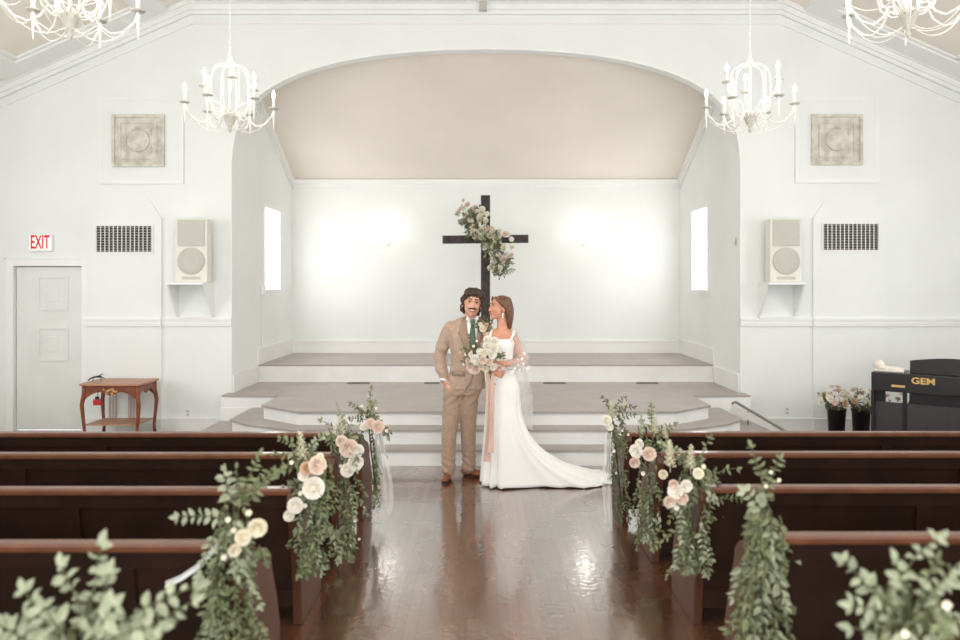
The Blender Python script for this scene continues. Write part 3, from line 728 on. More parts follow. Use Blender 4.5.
garland(-1, 4, 2.2, (95, 640), [(90, 610, 88, 760, 60, 60, 40, 80), (30, 640, 150, 640, 20, 20, 10, 50)],
        [(85, 640, 82, 552, 1, 1.0), (90, 630, 60, 570, 1, .95), (95, 640, 140, 585, 1, 1), (100, 640, 178, 566, 1, 1), (70, 645, 30, 588, 1, .9), (60, 650, -10, 622, 1, .95), (90, 640, 110, 570, 1, .9), (60, 640, 28, 625, 1, 1), (110, 640, 160, 608, 1, 1), (70, 640, 50, 600, 1, 1), (120, 650, 185, 600, 1, .8), (40, 660, 5, 590, 1, .9)],
        [], 25, 'large blurred eucalyptus garland nearest the camera in the left corner', seed=15)
garland(1, 0, 5.8, (616, 440), [(612, 420, 622, 512, 13, 9, 32, 26), (608, 408, 622, 440, 13, 14, 14, 16)],
        [(610, 412, 608, 398, 0, 1), (614, 412, 634, 402, 0, .9), (616, 420, 632, 412, 0, 1), (612, 410, 622, 396, 0, .9)],
        [('r', 'fwhite', 604, 418, 7), ('s', 'fspike', 612, 420, 14), ('s', 'fspike', 622, 412, 10), ('d', 'fwhite', 607, 424, 5), ('b', 'fcream', 620, 428, 3), ('b', 'fwhite', 612, 448, 4), ('b', 'fwhite', 614, 470, 3), ('b', 'fcream', 626, 432, 3)],
        6.5, 'narrow greenery garland with one white rose on the right block front pew end', mats=('leafC', 'leafA'), ribbon=[(606, 430, 6, -.12), (605, 455, 8, -.14), (604, 480, 9, -.13), (606, 505, 8, -.12), (608, 522, 7, -.1)], seed=21)
garland(1, 1, 4.95, (648, 470), [(646, 440, 650, 530, 20, 13, 42, 32), (645, 425, 655, 450, 16, 18, 12, 20)],
        [(650, 430, 656, 408, 0, 1), (646, 430, 640, 412, 1, .9), (655, 435, 672, 424, 0, 1), (642, 510, 638, 546, 0, .8), (656, 430, 650, 412, 0, .9)],
        [('r', 'fwhite', 633, 447, 9), ('r', 'fblush', 645, 450, 9), ('d', 'fblush', 631, 458, 7), ('d', 'fwhite', 636, 440, 6), ('s', 'fspike', 652, 436, 16), ('r', 'fcream', 659, 470, 6), ('b', 'fwhite', 640, 470, 5), ('b', 'fblush', 636, 478, 4), ('s', 'fspike', 664, 440, 13)],
        8, 'greenery garland with paired white and blush roses on the right block second pew end', seed=22)
garland(1, 2, 4.0, (692, 500), [(692, 470, 690, 560, 24, 18, 56, 38), (690, 450, 698, 490, 22, 22, 16, 26)],
        [(695, 470, 706, 434, 0, 1), (690, 465, 668, 432, 1, .8), (700, 480, 736, 466, 0, 1), (705, 500, 738, 500, 0, 1), (700, 520, 735, 514, 0, .9), (680, 530, 652, 548, 0, .9), (700, 540, 702, 570, 0, .9), (675, 550, 668, 575, 0, .8), (705, 480, 728, 484, 0, .9)],
        [('s', 'fspike', 668, 470, 22), ('s', 'fspike', 688, 472, 20), ('d', 'fwhite', 670, 485, 10), ('d', 'fblush', 664, 495, 8), ('r', 'fblush', 676, 492, 8), ('d', 'fwhite', 680, 480, 8), ('r', 'fcream', 692, 468, 7), ('b', 'fwhite', 672, 502, 6), ('b', 'fcream', 698, 462, 5), ('d', 'fblush', 668, 478, 6)],
        10, 'full garland with clustered blush and white dahlias on the right block third pew end', seed=23)
garland(1, 3, 3.1, (762, 560), [(764, 500, 756, 640, 22, 30, 78, 52), (764, 490, 764, 540, 14, 22, 20, 36)],
        [(762, 500, 760, 448, 0, .9), (764, 505, 776, 458, 0, .8), (762, 510, 742, 492, 1, 1), (770, 540, 800, 562, 1, 1), (740, 600, 728, 630, 0, 1), (780, 590, 784, 640, 0, 1), (764, 505, 762, 470, 0, .8)],
        [('b', 'fcream', 762, 466, 4), ('b', 'fcream', 770, 474, 4), ('b', 'fcream', 757, 480, 4)],
        15, 'all green leafy garland without blooms on the right block fourth pew end', seed=24)
garland(1, 4, 2.2, (905, 620), [(905, 590, 905, 760, 55, 60, 60, 80), (905, 570, 905, 620, 30, 45, 16, 50)],
        [(905, 620, 908, 522, 1, 1), (900, 600, 882, 555, 1, .95), (895, 610, 848, 568, 1, 1), (915, 600, 950, 548, 1, .9), (920, 600, 968, 570, 1, .9), (900, 620, 844, 600, 1, 1), (895, 640, 850, 625, 1, 1), (925, 630, 985, 610, 1, 1), (915, 600, 930, 556, 0, .8), (890, 620, 868, 580, 1, 1)],
        [('b', 'fcream', 925, 590, 10), ('b', 'fcream', 885, 618, 9)], 21, 'large blurred eucalyptus garland nearest the camera in the right corner', seed=25)
r4 = [o for o in COL.objects if o.name.startswith('pew_garland') and 'left block fourth' in o.get('label', '')][0]
g = MB(); u4 = 3.1 / F
pts = [((x - 240) * u4, yy, (540 - y) * u4) for x, y, yy in ((168, 582, -.03), (186, 573, -.06), (204, 561, -.07), (216, 548, -.08), (226, 538, -.08))]
g.rings([[Vector(p) + Vector((0, .0, -.012)), Vector(p) + Vector((0, .012, 0)), Vector(p) + Vector((0, 0, .012))] for p in pts], cap=False, closed=False)
g.build('tie_ribbon', 'shirt', r4, solid=.002)['label'] = 'narrow white ribbon tied to the pew'
# cross spray
A = Vector((WX(485, 11.1), 11.1, WZ(238, 11.1)))
t = thing('cross_flower_spray', A, 'diagonal spray of cream and white roses fixed across the wooden cross', 'flower arrangement')
q = random.Random(5); u = 11.1 / F; lf, st, lf2 = MB(), MB(), MB()
P = lambda px, py, dy=0: Vector((WX(px, 11.1) - A.x, dy, WZ(py, 11.1) - A.z))
axis = [(464, 212), (472, 222), (482, 234), (492, 244), (500, 256), (500, 268)]
for k in range(170):
    v = q.random() * 4.99; i = int(v); f = v - i; x = axis[i][0] * (1 - f) + axis[i + 1][0] * f; y = axis[i][1] * (1 - f) + axis[i + 1][1] * f
    a = q.uniform(0, 2 * pi); sprig(lf if k % 2 else lf2, st, P(x + q.uniform(-6, 6), y + q.uniform(-5, 5), q.uniform(-.16, -.06)), (cos(a), -.6, sin(a) * .8), q.uniform(5, 11) * u, 4.2 * u, q, .5, .2)
lf.build('foliage', 'leafC', t); lf2.build('foliage', 'leafB', t); st.build('stems', 'stem', t)
fl = [(461, 210), (468, 206), (474, 211), (465, 217), (471, 221), (458, 216), (480, 220), (473, 228), (480, 227), (486, 222), (487, 215), (481, 238), (476, 233), (489, 236), (487, 229), (495, 240), (499, 232), (493, 247), (500, 243), (503, 249), (498, 255), (494, 262), (503, 260), (509, 246), (511, 240), (492, 229), (485, 245), (500, 268), (507, 256), (491, 254), (505, 235), (484, 232), (490, 268), (478, 216)]
qq = random.Random(2); fl = fl + [(x + qq.uniform(-5, 5), y + qq.uniform(-5, 5)) for x, y in fl]
for k, (x, y) in enumerate(fl):
    kd = 'rdrbr'[k % 5]; cl = ['fwhite', 'fcream', 'fwhite', 'fcream', 'fwhite', 'fwhite', 'fblush', 'fcream'][k % 8] if k > 3 else 'fblush'
    flower(t, kd, cl, P(x, y, -.17), q.uniform(1.9, 3.1) * u * (1 if kd != 'b' else .9), (q.uniform(-.5, .5), -1, q.uniform(-.2, .6)), k)

# ---------------------------------------------------------------- chandeliers
def chandelier(loc, ztop, label, rot=0):
    t = thing('chandelier', loc, label, 'chandelier', 'white candle chandeliers', rz=rot)
    g = MB(); g.lathe([(0, -.06), (.012, -.05), (.02, -.03), (.012, -.015), (.05, .06), (.06, .10), (.03, .14), (.012, .16)]); g.build('hub', 'pan', t, True)
    MB().tube([(0, 0, .14), (0, 0, .62)], .012, 10).build('column', 'ivory', t, True)
    g = MB(); g.lathe([(0, .60), (.03, .61), (.035, .64), (.015, .68), (.02, .70), (0, .74)]); g.build('finial', 'ivory', t, True)
    g = MB(); n = 24; z = .74
    g.tube([(0, 0, .73), (0, 0, ztop - .03)], .004, 6)
    while z < ztop - .05:
        g.ell((0, 0, z), (.009, .009, .016), 6, 4); z += .045
    g.build('chain', 'ivory', t); MB().lathe([(0, ztop), (.06, ztop), (.055, ztop - .03), (.0, ztop - .045)]).build('canopy', 'ivory', t, True)
    for k in range(8):
        a = 2 * pi * k / 8; c, s = cos(a), sin(a)
        pts = [(.02, .60), (.09, .605), (.15, .575), (.185, .50), (.19, .40), (.19, .25), (.17, .16), (.10, .10), (.05, .09)]
        MB().tube([(r * c, r * s, z) for r, z in pts], .006, 6).build('cage_rib', 'ivory', t, True)
    def arm(a, R_, zc, nm='arm', big=1):
        c, s = cos(a), sin(a)
        pts = [(.04, .08), (.08, .14), (.13, .13), (.17, .05), (.24, -.015), (.32, -.02), (R_ - .02, .03), (R_, .09)] if big else [(.04, .1), (.1, .2), (.15, .21), (.2, .17), (R_ - .02, .17), (R_, .24)]
        k = zc - pts[-1][1]; pts = [(r, z + k * min(1, r / R_) ** 2) for r, z in pts]
        o = MB().tube([(r * c, r * s, z) for r, z in pts], .0075, 8).build('arm', 'ivory', t, True)
        x, y = R_ * c, R_ * s
        MB().lathe([(0, zc), (.045, zc + .004), (.05, zc + .014), (0, zc + .012)], (x, y, 0), 16).build('drip_pan', 'pan', o, True)
        MB().lathe([(0, zc + .01), (.014, zc + .01), (.014, zc + .105), (0, zc + .105)], (x, y, 0), 12).build('candle', 'ivory', o, True)
        MB().lathe([(0, zc + .105), (.014, zc + .12), (.019, zc + .14), (.012, zc + .17), (0.002, zc + .195)], (x, y, 0), 12).build('bulb', 'bulb', o, True)
        if big: MB().lathe([(.0, zc - .20), (.004, zc - .18), (.012, zc - .06), (.016, zc - .03), (.01, zc), (0, zc)], (x, y, 0), 10).build('drop_finial', 'ivory', o, True)
        return o
    for k in range(6): arm(2 * pi * k / 6 + .35, .41, .20)
    for k in range(3): arm(2 * pi * k / 3 + .9, .27, .40, big=0)
    g = MB()
    for k in range(6):
        a0 = 2 * pi * k / 6 + .35; a1 = a0 + 2 * pi / 6
        p0 = Vector((.41 * cos(a0), .41 * sin(a0), .16)); p1 = Vector((.41 * cos(a1), .41 * sin(a1), .16)); hb = Vector((.03 * cos(a0), .03 * sin(a0), .02))
        for pa, pb, dp in ((p0, p1, .10), (p0, hb, .12)):
            g.tube([pa.lerp(pb, v / 10) + Vector((0, 0, -4 * dp * (v / 10) * (1 - v / 10))) for v in range(11)], .0035, 5)
    g.build('swag_wires', 'ivory', t, True)
    L = bpy.data.lights.new('chandelier_light', 'POINT'); L.energy = 9; L.color = (1, .97, .93); L.shadow_soft_size = .3
    o = bpy.data.objects.new('chandelier_light', L); COL.objects.link(o); o.location = Vector(loc) + Vector((0, 0, .35))
    return t
for (pxc, pyb, d, lab, rot) in ((230, 127, 7.4, 'white candle chandelier overlapping the arch edge on the left, farther of the left pair', 0), (750, 127, 7.4, 'white candle chandelier overlapping the arch edge on the right, farther of the right pair', .5), (70, 31, 5.0, 'large white candle chandelier cut off by the top left corner', .2), (908, 29, 5.0, 'large white candle chandelier cut off by the top right corner', .75)):
    x, z = WX(pxc, d), WZ(pyb, d); chandelier((x, d, z), ceil_z(x) - z - .0, lab, rot)

# ---------------------------------------------------------------- side table
tx0, tx1, ty0, ty1, tz = -4.725, -4.025, 8.82, 9.36, .685
t = thing('side_table', ((tx0 + tx1) / 2, (ty0 + ty1) / 2, 0), 'carved reddish brown wooden side table with curved legs beside the door', 'table')
hw, hd = .35, .27
g = MB(); g.prism([(-hw, -hd), (-.2, -hd - .02), (.2, -hd - .02), (hw, -hd), (hw + .02, 0), (hw, hd), (-hw, hd), (-hw - .02, 0)], tz - .025, tz); g.build('tabletop', 'oaktop', t, bevel=.006)
for sx_ in (-1, 1):
    for sy_ in (-1, 1):
        o = MB(); x, y = sx_ * (hw - .04), sy_ * (hd - .04)
        o.tube([(x, y, tz - .025), (x, y, tz - .12), (x + sx_ * .022, y + sy_ * .01, tz - .25), (x + sx_ * .01, y, tz - .42), (x - sx_ * .005, y, .12), (x + sx_ * .006, y, .0)], [.027, .027, .024, .02, .017, .022], 8); o.build('leg', 'oak', t, True)
def apron(a, b, front):
    n = 16; top = []; bot = []
    for k in range(n + 1):
        v = k / n; top.append((a + (b - a) * v, tz - .025)); bot.append((a + (b - a) * v, tz - .09 - .11 * abs(2 * v - 1) ** 3 - .05 * math.exp(-((v - .5) / .13) ** 2)))
    return top + bot[::-1]
for y in (-hd + .03, hd - .04): MB().prism(apron(-hw + .04, hw - .04, 1), y, y + .014, 'y').build('apron', 'oak', t)
for x in (-hw + .03, hw - .045): MB().prism([(p, z) for p, z in apron(-hd + .04, hd - .04, 0)], x, x + .014, 'x').build('apron', 'oak', t)
g = MB(); q = random.Random(3)
for k in range(16): g.ell((q.uniform(-.075, .075), -hd + .02, tz - .095 + q.uniform(-.03, .035)), (.018, .012, .014), 8, 5)
g.build('carving', 'gilt', t, True)
MB().box(-hw + .05, hw - .05, -hd + .05, hd - .05, .19, .205).build('lower_shelf', 'oaktop', t)
for sgn in (-1, 1):
    g = MB()
    for k in range(6):
        x = sgn * .12 - .10 + k * .018 - .01; g.tube([(x, hd - .07, .205), (x, hd - .07, tz - .1)], .0045, 5)
    g.build('spindles', 'spin', t)
t = thing('red_tag', (WX(98, 8.84), 8.84, WZ(402, 8.84) - .02), 'small red and black box hung under the wooden side table', 'box')
MB().box(-.045, .045, -.03, -.005, -.015, .055).build('box_body', 'red', t, bevel=.005)
g = MB(); g.box(-.02, .02, -.028, -.006, .055, .085); g.tube([(0, -.01, .08), (0, .0, .13), (0, .01, .17)], .004); g.build('hanger', 'dark', t)
t = thing('table_ornament', (WX(97, 9.1), 9.1, tz), 'small dark spindly ornament lying on the wooden side table', 'ornament')
g = MB(); g.tube([(-.1, -.02, .005), (-.07, 0, .03), (-.03, 0, .045), (.03, .02, .05), (.09, .0, .03)], [.006, .009, .012, .01, .004], 8); g.tube([(.0, .01, .045), (.05, .0, .075), (.08, 0, .08)], [.008, .006, .003], 6); g.tube([(-.04, 0, .045), (-.05, .0, .0)], .004, 6); g.tube([(.04, 0, .045), (.05, .0, .0)], .004, 6); g.ell((.02, .0, .05), (.03, .02, .015), 10, 6)
g.build('ornament_body', 'cross', t, True)

# ---------------------------------------------------------------- flower buckets
def bucket(x, y, label, spread, h=.37, r=.105, greens=0, top=.30, seed=1, zt=None):
    q = random.Random(seed); t = thing('flower_bucket', (x, y, 0), label, 'bucket of flowers', 'black buckets of cut flowers by the keyboard')
    g = MB(); g.lathe([(r * .8, 0), (r, h), (r + .008, h), (r + .008, h - .015), (r + .002, h - .015), (r * .96, h - .04), (r * .78, .01), (0, .01)], n=24); g.build('bucket', 'pot', t, True)
    lf, st = MB(), MB()
    for k in range(26):
        a = q.uniform(0, 2 * pi); sprig(lf, st, (cos(a) * r * .4, sin(a) * r * .4, h - .08), (cos(a) * .5, sin(a) * .5, 1), q.uniform(.12, top), .05, q, .4, .3)
    lf.build('foliage', 'leafC' if not greens else 'leafA', t); st.build('stems', 'stem', t)
    for k in range(spread):
        a = 2 * pi * k * .381 ; rr = sqrt((k + .5) / spread) * .215; z = h + .03 + .19 * (1 - (rr / .23) ** 2) + q.uniform(-.02, .04)
        kd = 'rdbrd'[k % 5]; cl = ['fwhite', 'fcream', 'fwhite', 'fblush', 'fwhite', 'fpeach', 'fcream'][(k + seed) % 7]
        flower(t, kd, cl, (rr * cos(a), rr * sin(a), z), q.uniform(.03, .042), (cos(a) * rr * 7, sin(a) * rr * 7 - .3, .8), k)
    return t
bucket(WX(836.5, 9.0), 9.0, 'black bucket of white and blush flowers, left of the two beside the keyboard', 30, seed=3)
bucket(WX(858.5, 9.0) + .02, 8.98, 'black bucket of cream flowers, right of the two touching the keyboard end', 24, seed=6)
bucket(WX(898, 9.1), 9.15, 'bucket of greenery and small flowers seen through the gap in the keyboard', 8, h=.30, greens=1, top=.26, seed=9)

# ---------------------------------------------------------------- electric piano
ang = radians(-38); kx, ky = WX(871, 8.3), 8.3
t = thing('electric_piano', (kx, ky, 0), 'black electric piano on a panelled stand beside the right wall, back side with logo', 'piano', rz=ang)
Wk, Dk = 1.45, .42
MB().box(0, Wk, 0, Dk, .68, .885).build('body', 'black', t, bevel=.012)
MB().box(0.0, .03, 0.0, Dk, 0, .68).build('side_panel', 'black', t); MB().box(Wk - .03, Wk, 0.0, Dk, 0, .68).build('side_panel', 'black', t)
MB().box(.03, Wk - .03, .05, .075, .03, .56).build('back_panel', 'blackp', t)
MB().box(.30, .34, .04, .08, .03, .68).build('upright', 'black', t)
MB().box(.03, .13, .06, .09, .56, .68).build('corner_block', 'pot', t); MB().box(.36, Wk - .03, .06, .08, .56, .68).build('upper_panel', 'pot', t)
g = MB(); n = 12
pr = [(.36, .885)] + [(.36 + .79 * k / n, 1.02 + .04 * sin(pi * k / n)) for k in range(n + 1)] + [(1.15, .885)]
g.prism(pr, .10, .125, 'y'); g.build('music_stand', 'black', t, bevel=.004)
text('GEM', .092, 1.2, 'gold', t, (.50, -.003, .815), w=.003)
MB().box(.2, .33, -.004, 0, .735, .76).build('badge', 'gold', t)
t = thing('folded_paper', (kx + .16, ky + .04, .885), 'crumpled white cloth and paper lying on the left end of the electric piano', 'paper', rz=ang)
g = MB(); g.ell((-.05, .02, .06), (.06, .06, .06), 12, 8); g.box(-.1, .2, -.03, .1, 0, .018); g.ell((.1, .03, .03), (.12, .06, .03), 12, 8); g.ell((.09, .02, .03), (.09, .05, .014), 12, 6); g.ell((.0, .02, .035), (.08, .06, .03), 12, 6)
g.remesh('paper_sheet', 'paper', t, .006, 3)

# ---------------------------------------------------------------- people
def hand(g, W, palm_dir, finger_dir, thumb_dir, curl=.5, s=1.0):
    """palm ellipsoid, five tapering bent digits; W wrist point"""
    W = Vector(W); f = Vector(finger_dir).normalized(); p = Vector(palm_dir).normalized(); p = (p - f * p.dot(f)).normalized(); a = f.cross(p).normalized()
    if a.dot(Vector(thumb_dir)) < 0: a = -a
    g.capsule([W - f * .02, W + f * .03 * s], [.026 * s, .028 * s], 10)
    for k in range(4): g.capsule([W + f * .015 * s, W + f * .085 * s + a * (.028 - .019 * k) * s], [.016 * s, .012 * s], 8)
    for k in range(4):
        b = W + f * .088 * s + a * (.030 - .020 * k) * s; L = [.068, .076, .070, .055][k] * s; th = 0; pts = [b]; c = b
        for seg in range(3):
            th += curl * (.7 + .1 * k); c = c + (f * cos(th) + p * sin(th)) * L * [.42, .32, .26][seg]; pts.append(c)
        g.capsule(pts, [.0088 * s, .0082 * s, .0075 * s, .0065 * s], 8)
    b = W + f * .03 * s + a * .026 * s
    g.capsule([b, b + (a * .9 + f * .6 + p * .3).normalized() * .035 * s, b + (a * .7 + f * 1.2 + p * .8).normalized() * .066 * s], [.012 * s, .0105 * s, .008 * s], 8)
def head(g, Mx, fem=0):
    o = g.m; g.m = Mx
    g.ell((0, .012, .035), (.073, .092, .083), 20, 14); g.ell((0, -.022, -.03), (.060 - .004 * fem, .066, .078), 18, 12)
    g.ell((0, -.062, -.088), (.026, .024, .022), 10, 8); g.ell((0, -.02, -.062), (.053 - .005 * fem, .052, .036), 14, 8)
    for s in (-1, 1):
        g.ell((s * .034, -.066, -.02), (.022, .018, .022), 10, 8); g.ell((s * .026, -.082, .038), (.024, .010, .008), 10, 6)
        g.ell((s * .074, .012, -.012), (.009, .019, .030), 10, 8); g.ell((s * .011, -.096, -.030), (.009, .010, .008), 8, 6)
    g.capsule([(0, -.082, .026), (0, -.098, -.008), (0, -.105, -.028)], [.008, .010, .011], 8)
    g.ell((0, -.084, -.058), (.024, .012, .013), 10, 6)
    g.m = o
def face_bits(parent, Mx, skinlip, fem=0, brow='hair1', smile=0):
    for s in (-1, 1):
        g = MB(); g.m = Mx; g.ell((s * .029, -.0765, .014), (.0115, .007, .0042), 10, 6); e = g.build('eye', 'white_eye', parent, True)
        g = MB(); g.m = Mx; g.ell((s * .029, -.0815, .014), (.0058, .003, .0045), 8, 6); g.tube([(s * .017, -.0825, .018), (s * .029, -.0855, .0215), (s * .042, -.080, .017)], [.0015, .0026, .0015], 6); g.build('iris', 'iris', e, True)
        g = MB(); g.m = Mx; g.tube([(s * .012, -.090, .040), (s * .03, -.090, .046), (s * .048, -.078, .040)], [.0035, .0045, .002], 6); g.build('eyebrow', brow, parent, True)
    g = MB(); g.m = Mx
    if smile:
        g.tube([(-.030, -.082, -.050), (-.016, -.093, -.064), (0, -.096, -.069), (.016, -.093, -.064), (.030, -.082, -.050)], [.003, .005, .0055, .005, .003], 8)
    else:
        g.tube([(-.019, -.090, -.057), (-.008, -.097, -.056), (0, -.098, -.057), (.008, -.097, -.056), (.019, -.090, -.057)], [.002, .0065, .0065, .0065, .002], 8)
    g.build('lips', 'lip', parent, True)
    if smile:
        g = MB(); g.m = Mx; g.tube([(-.026, -.088, -.0525), (-.013, -.0985, -.057), (0, -.1015, -.059), (.013, -.0985, -.057), (.026, -.088, -.0525)], [.002, .004, .0048, .004, .002], 8); g.build('teeth', 'teeth', parent, True)

# ---- man in tan suit
DG = 7.18; GX = WX(462, DG)
pg = thing('person', (GX, DG, 0), 'smiling man in a tan suit and green tie standing before the stage steps', 'person')
HM = Matrix.Translation((.096, -.03, 1.65)) @ Matrix.Rotation(radians(7), 4, 'Y') @ Matrix.Rotation(radians(6), 4, 'Z') @ Matrix.Rotation(radians(-2), 4, 'X') @ Matrix.Diagonal((1.17, 1.06, 1.04, 1))
g = MB(); head(g, HM)
g.capsule([(.085, .01, 1.58), (.075, .02, 1.44)], [.056, .062])
g.loft([(1.46, .06, .02, .07, .06), (1.42, .055, .01, .15, .085), (1.36, .055, 0, .165, .10), (1.22, .055, 0, .15, .105), (1.08, .05, 0, .135, .095), (.95, .03, 0, .145, .10), (.84, .0, 0, .15, .10)])
g.capsule([(-.11, 0, 1.39), (-.205, .03, 1.16), (-.168, -.035, .96)], [.05, .04, .028]); hand(g, (-.166, -.037, .95), (.4, .3, 0), (.22, .0, -1), (.2, -1, 0), .35)
g.capsule([(.22, .01, 1.38), (.33, .14, 1.18), (.46, .10, 1.10)], [.05, .04, .028]); hand(g, (.465, .097, 1.10), (.1, -1, 0), (1, -.15, .05), (0, 0, 1), .35)
for hx, kx_, ax_, yy in ((-.09, -.122, -.125, 0), (.055, .058, .062, .09)):
    g.capsule([(hx, 0, .86), (kx_, yy * .5 - .01, .46), (ax_, yy + .015, .07)], [.085, .058, .038])
g.remesh('body', 'skin', pg, .0058, 3)
face_bits(pg, HM, 'lip', smile=1)
# moustache and stubble
g = MB(); g.m = HM
g.tube([(-.034, -.084, -.046), (-.024, -.093, -.042), (-.008, -.1, -.039), (.008, -.1, -.039), (.024, -.093, -.042), (.034, -.084, -.046)], [.003, .006, .0065, .0065, .006, .003], 8)
g.build('moustache', 'hair1', pg, True)
# hair: wavy cap
g = MB(); g.m = HM; q = random.Random(4)
g.ell((0, .022, .052), (.083, .096, .083), 20, 12)
for k in range(90):
    a = q.uniform(0, 2 * pi); b = q.uniform(-.35, 1.45); v = Vector((cos(b) * cos(a), cos(b) * sin(a), sin(b)))
    if v.y < -.25 and v.z < .62: continue
    if v.y < .12 and v.z < .0 and abs(v.x) > .6 and v.y < -.05: continue
    p = Vector((v.x * .080, v.y * .093 + .018, v.z * .082 + .045)); g.ell(p, q.uniform(.018, .030), 8, 6)
for k in range(30):  # fringe sweep
    x = q.uniform(-.07, .07); g.ell((x, -.062 + .25 * abs(x) + q.uniform(-.01, .008), .098 - .28 * abs(x) + q.uniform(-.006, .02)), q.uniform(.014, .021), 8, 6)
for k in range(34):  # nape and sides to collar
    a = q.uniform(.12, pi - .12); g.ell((.074 * cos(a), .03 + .06 * sin(a), q.uniform(-.085, 0.0)), q.uniform(.015, .022), 8, 6)
for s in (-1, 1):
    for z in (.05, .03, .01, -.01): g.ell((s * .077, -.012 + .01 * (z < .02) , z), .013, 8, 6)
g.remesh('hair', 'hair1', pg, .0045, 1, disp=lambda c: .005 * noise.noise(c * 55) + .003 * noise.noise(c * 110))
# jacket
def cre(sc1, amp):
    def f(c):
        return amp * noise.noise(Vector((c.x * sc1, c.y * sc1, c.z * sc1 * 1.8)))
    return f
JR = [(.855, .045, .0, .178, .135), (.93, .045, .0, .176, .138), (1.02, .05, .0, .163, .13), (1.10, .055, .0, .155, .125), (1.20, .06, 0, .168, .13), (1.31, .06, 0, .185, .135), (1.40, .055, .005, .198, .125), (1.46, .055, .01, .185, .10), (1.495, .065, .02, .14, .08), (1.53, .08, .03, .085, .068)]
g = MB(); g.loft(JR, 36, 2.3)
g.capsule([(-.105, .0, 1.415), (-.175, .025, 1.28), (-.215, .035, 1.16), (-.195, -.01, 1.05), (-.168, -.035, .955)], [.078, .066, .062, .055, .047])
g.capsule([(.215, .01, 1.41), (.30, .09, 1.27), (.345, .14, 1.17), (.45, .10, 1.11)], [.076, .066, .06, .048])
jk = g.remesh('jacket', 'suit', pg, .007, 4, disp=lambda c: .006 * noise.noise(Vector((c.x * 9, c.y * 9, c.z * 14))) + (.005 * sin(c.z * 55 + c.x * 20) if c.x < -.15 and c.z < 1.25 else 0))
def jring(z):
    for a, b in zip(JR, JR[1:]):
        if a[0] <= z <= b[0]:
            f = (z - a[0]) / (b[0] - a[0]); return [a[i] * (1 - f) + b[i] * f for i in range(5)]
    return JR[-1] if z > 1 else JR[0]
def front(x, z, off=.0):
    _, cx, cy, rx, ry = jring(z); k = min(.98, abs(x - cx) / (rx + .0)); return cy - ry * (1 - k ** 2.3) ** (1 / 2.3) - off
def panel(name, m, L, Rr, off, n=10, k=6, parent=None, solid=.004):
    """L, Rr: lists of (x,z) left and right edges top->bottom"""
    g = MB(); rows = []
    for i in range(len(L)):
        (xa, za), (xb, zb) = L[i], Rr[i]; rows.append([(xa + (xb - xa) * j / k, front(xa + (xb - xa) * j / k, za + (zb - za) * j / k, off), za + (zb - za) * j / k) for j in range(k + 1)])
    g.rings(rows, cap=False, closed=False); return g.build(name, m, parent or pg, True, solid=solid)
def lin(a, b, n): return [(a[0] + (b[0] - a[0]) * i / n, a[1] + (b[1] - a[1]) * i / n) for i in range(n + 1)]
n = 8
panel('shirt', 'shirt', lin((.035, 1.515), (.098, 1.14), n), lin((.160, 1.515), (.118, 1.14), n), .006)
for sgn, cxs in ((-1, .045), (1, .15)):
    g = MB(); g.box(-.017, .017, -.005, .005, -.024, .018); g.m = Matrix(); o = g.build('shirt_collar', 'shirt', pg, bevel=.003)
    o.location = (cxs + (.012 if sgn < 0 else -.006), front(.1, 1.485) - .014, 1.515); o.rotation_euler = (radians(-25), radians(sgn * -32), radians(-sgn * 25))
g = MB(); ty = lambda z: front(.105, z, .016)
g.loft([(1.51, .102, ty(1.48) + .0, .018, .012), (1.48, .102, ty(1.48), .024, .016), (1.455, .102, ty(1.45), .015, .010)], 12); g.rings([[(.102 + w * q_, ty(z) - .003 * (1 - abs(q_)), z) for q_ in (-1, -.5, 0, .5, 1)] + [(.102 + w * q_, ty(z) + .006, z) for q_ in (1, 0, -1)] for z, w in ((1.46, .015), (1.38, .027), (1.26, .034), (1.16, .034))])
g.build('necktie', 'tie', pg, True)
# lapels
panel('lapel', 'suitl', [(.015, 1.53), (-.015, 1.45), (-.03, 1.37), (-.005, 1.35), (.0, 1.31), (.03, 1.24), (.065, 1.17), (.10, 1.11)], [(.045, 1.53), (.048, 1.45), (.055, 1.38), (.06, 1.355), (.067, 1.32), (.08, 1.25), (.092, 1.18), (.105, 1.11)], .013, k=4, solid=.007)
panel('lapel', 'suitl', [(.155, 1.53), (.15, 1.45), (.145, 1.38), (.142, 1.355), (.138, 1.32), (.13, 1.25), (.122, 1.18), (.112, 1.11)], [(.18, 1.53), (.20, 1.45), (.215, 1.37), (.20, 1.35), (.195, 1.31), (.175, 1.24), (.15, 1.17), (.12, 1.11)], .013, k=4, solid=.007)
# jacket opening, flap, pocket and button
panel('front_edge', 'suitl', [(.098, 1.12), (.10, 1.05), (.09, .98), (.07, .92), (.03, .87)], [(.112, 1.12), (.116, 1.05), (.108, .98), (.088, .92), (.048, .865)], .007, k=2, solid=.005)
panel('pocket_flap', 'suitl', [(-.09, 1.03), (-.09, .985)], [(.03, 1.03), (.03, .985)], .007, k=5, solid=.006)
panel('breast_pocket', 'suit', [(.175, 1.34), (.175, 1.32)], [(.225, 1.345), (.225, 1.325)], .006, k=3, solid=.004)
g = MB(); g.ell((.1, front(.1, 1.10) - .012, 1.10), (.009, .004, .009), 10, 6); g.build('button', 'shoe', pg, True)
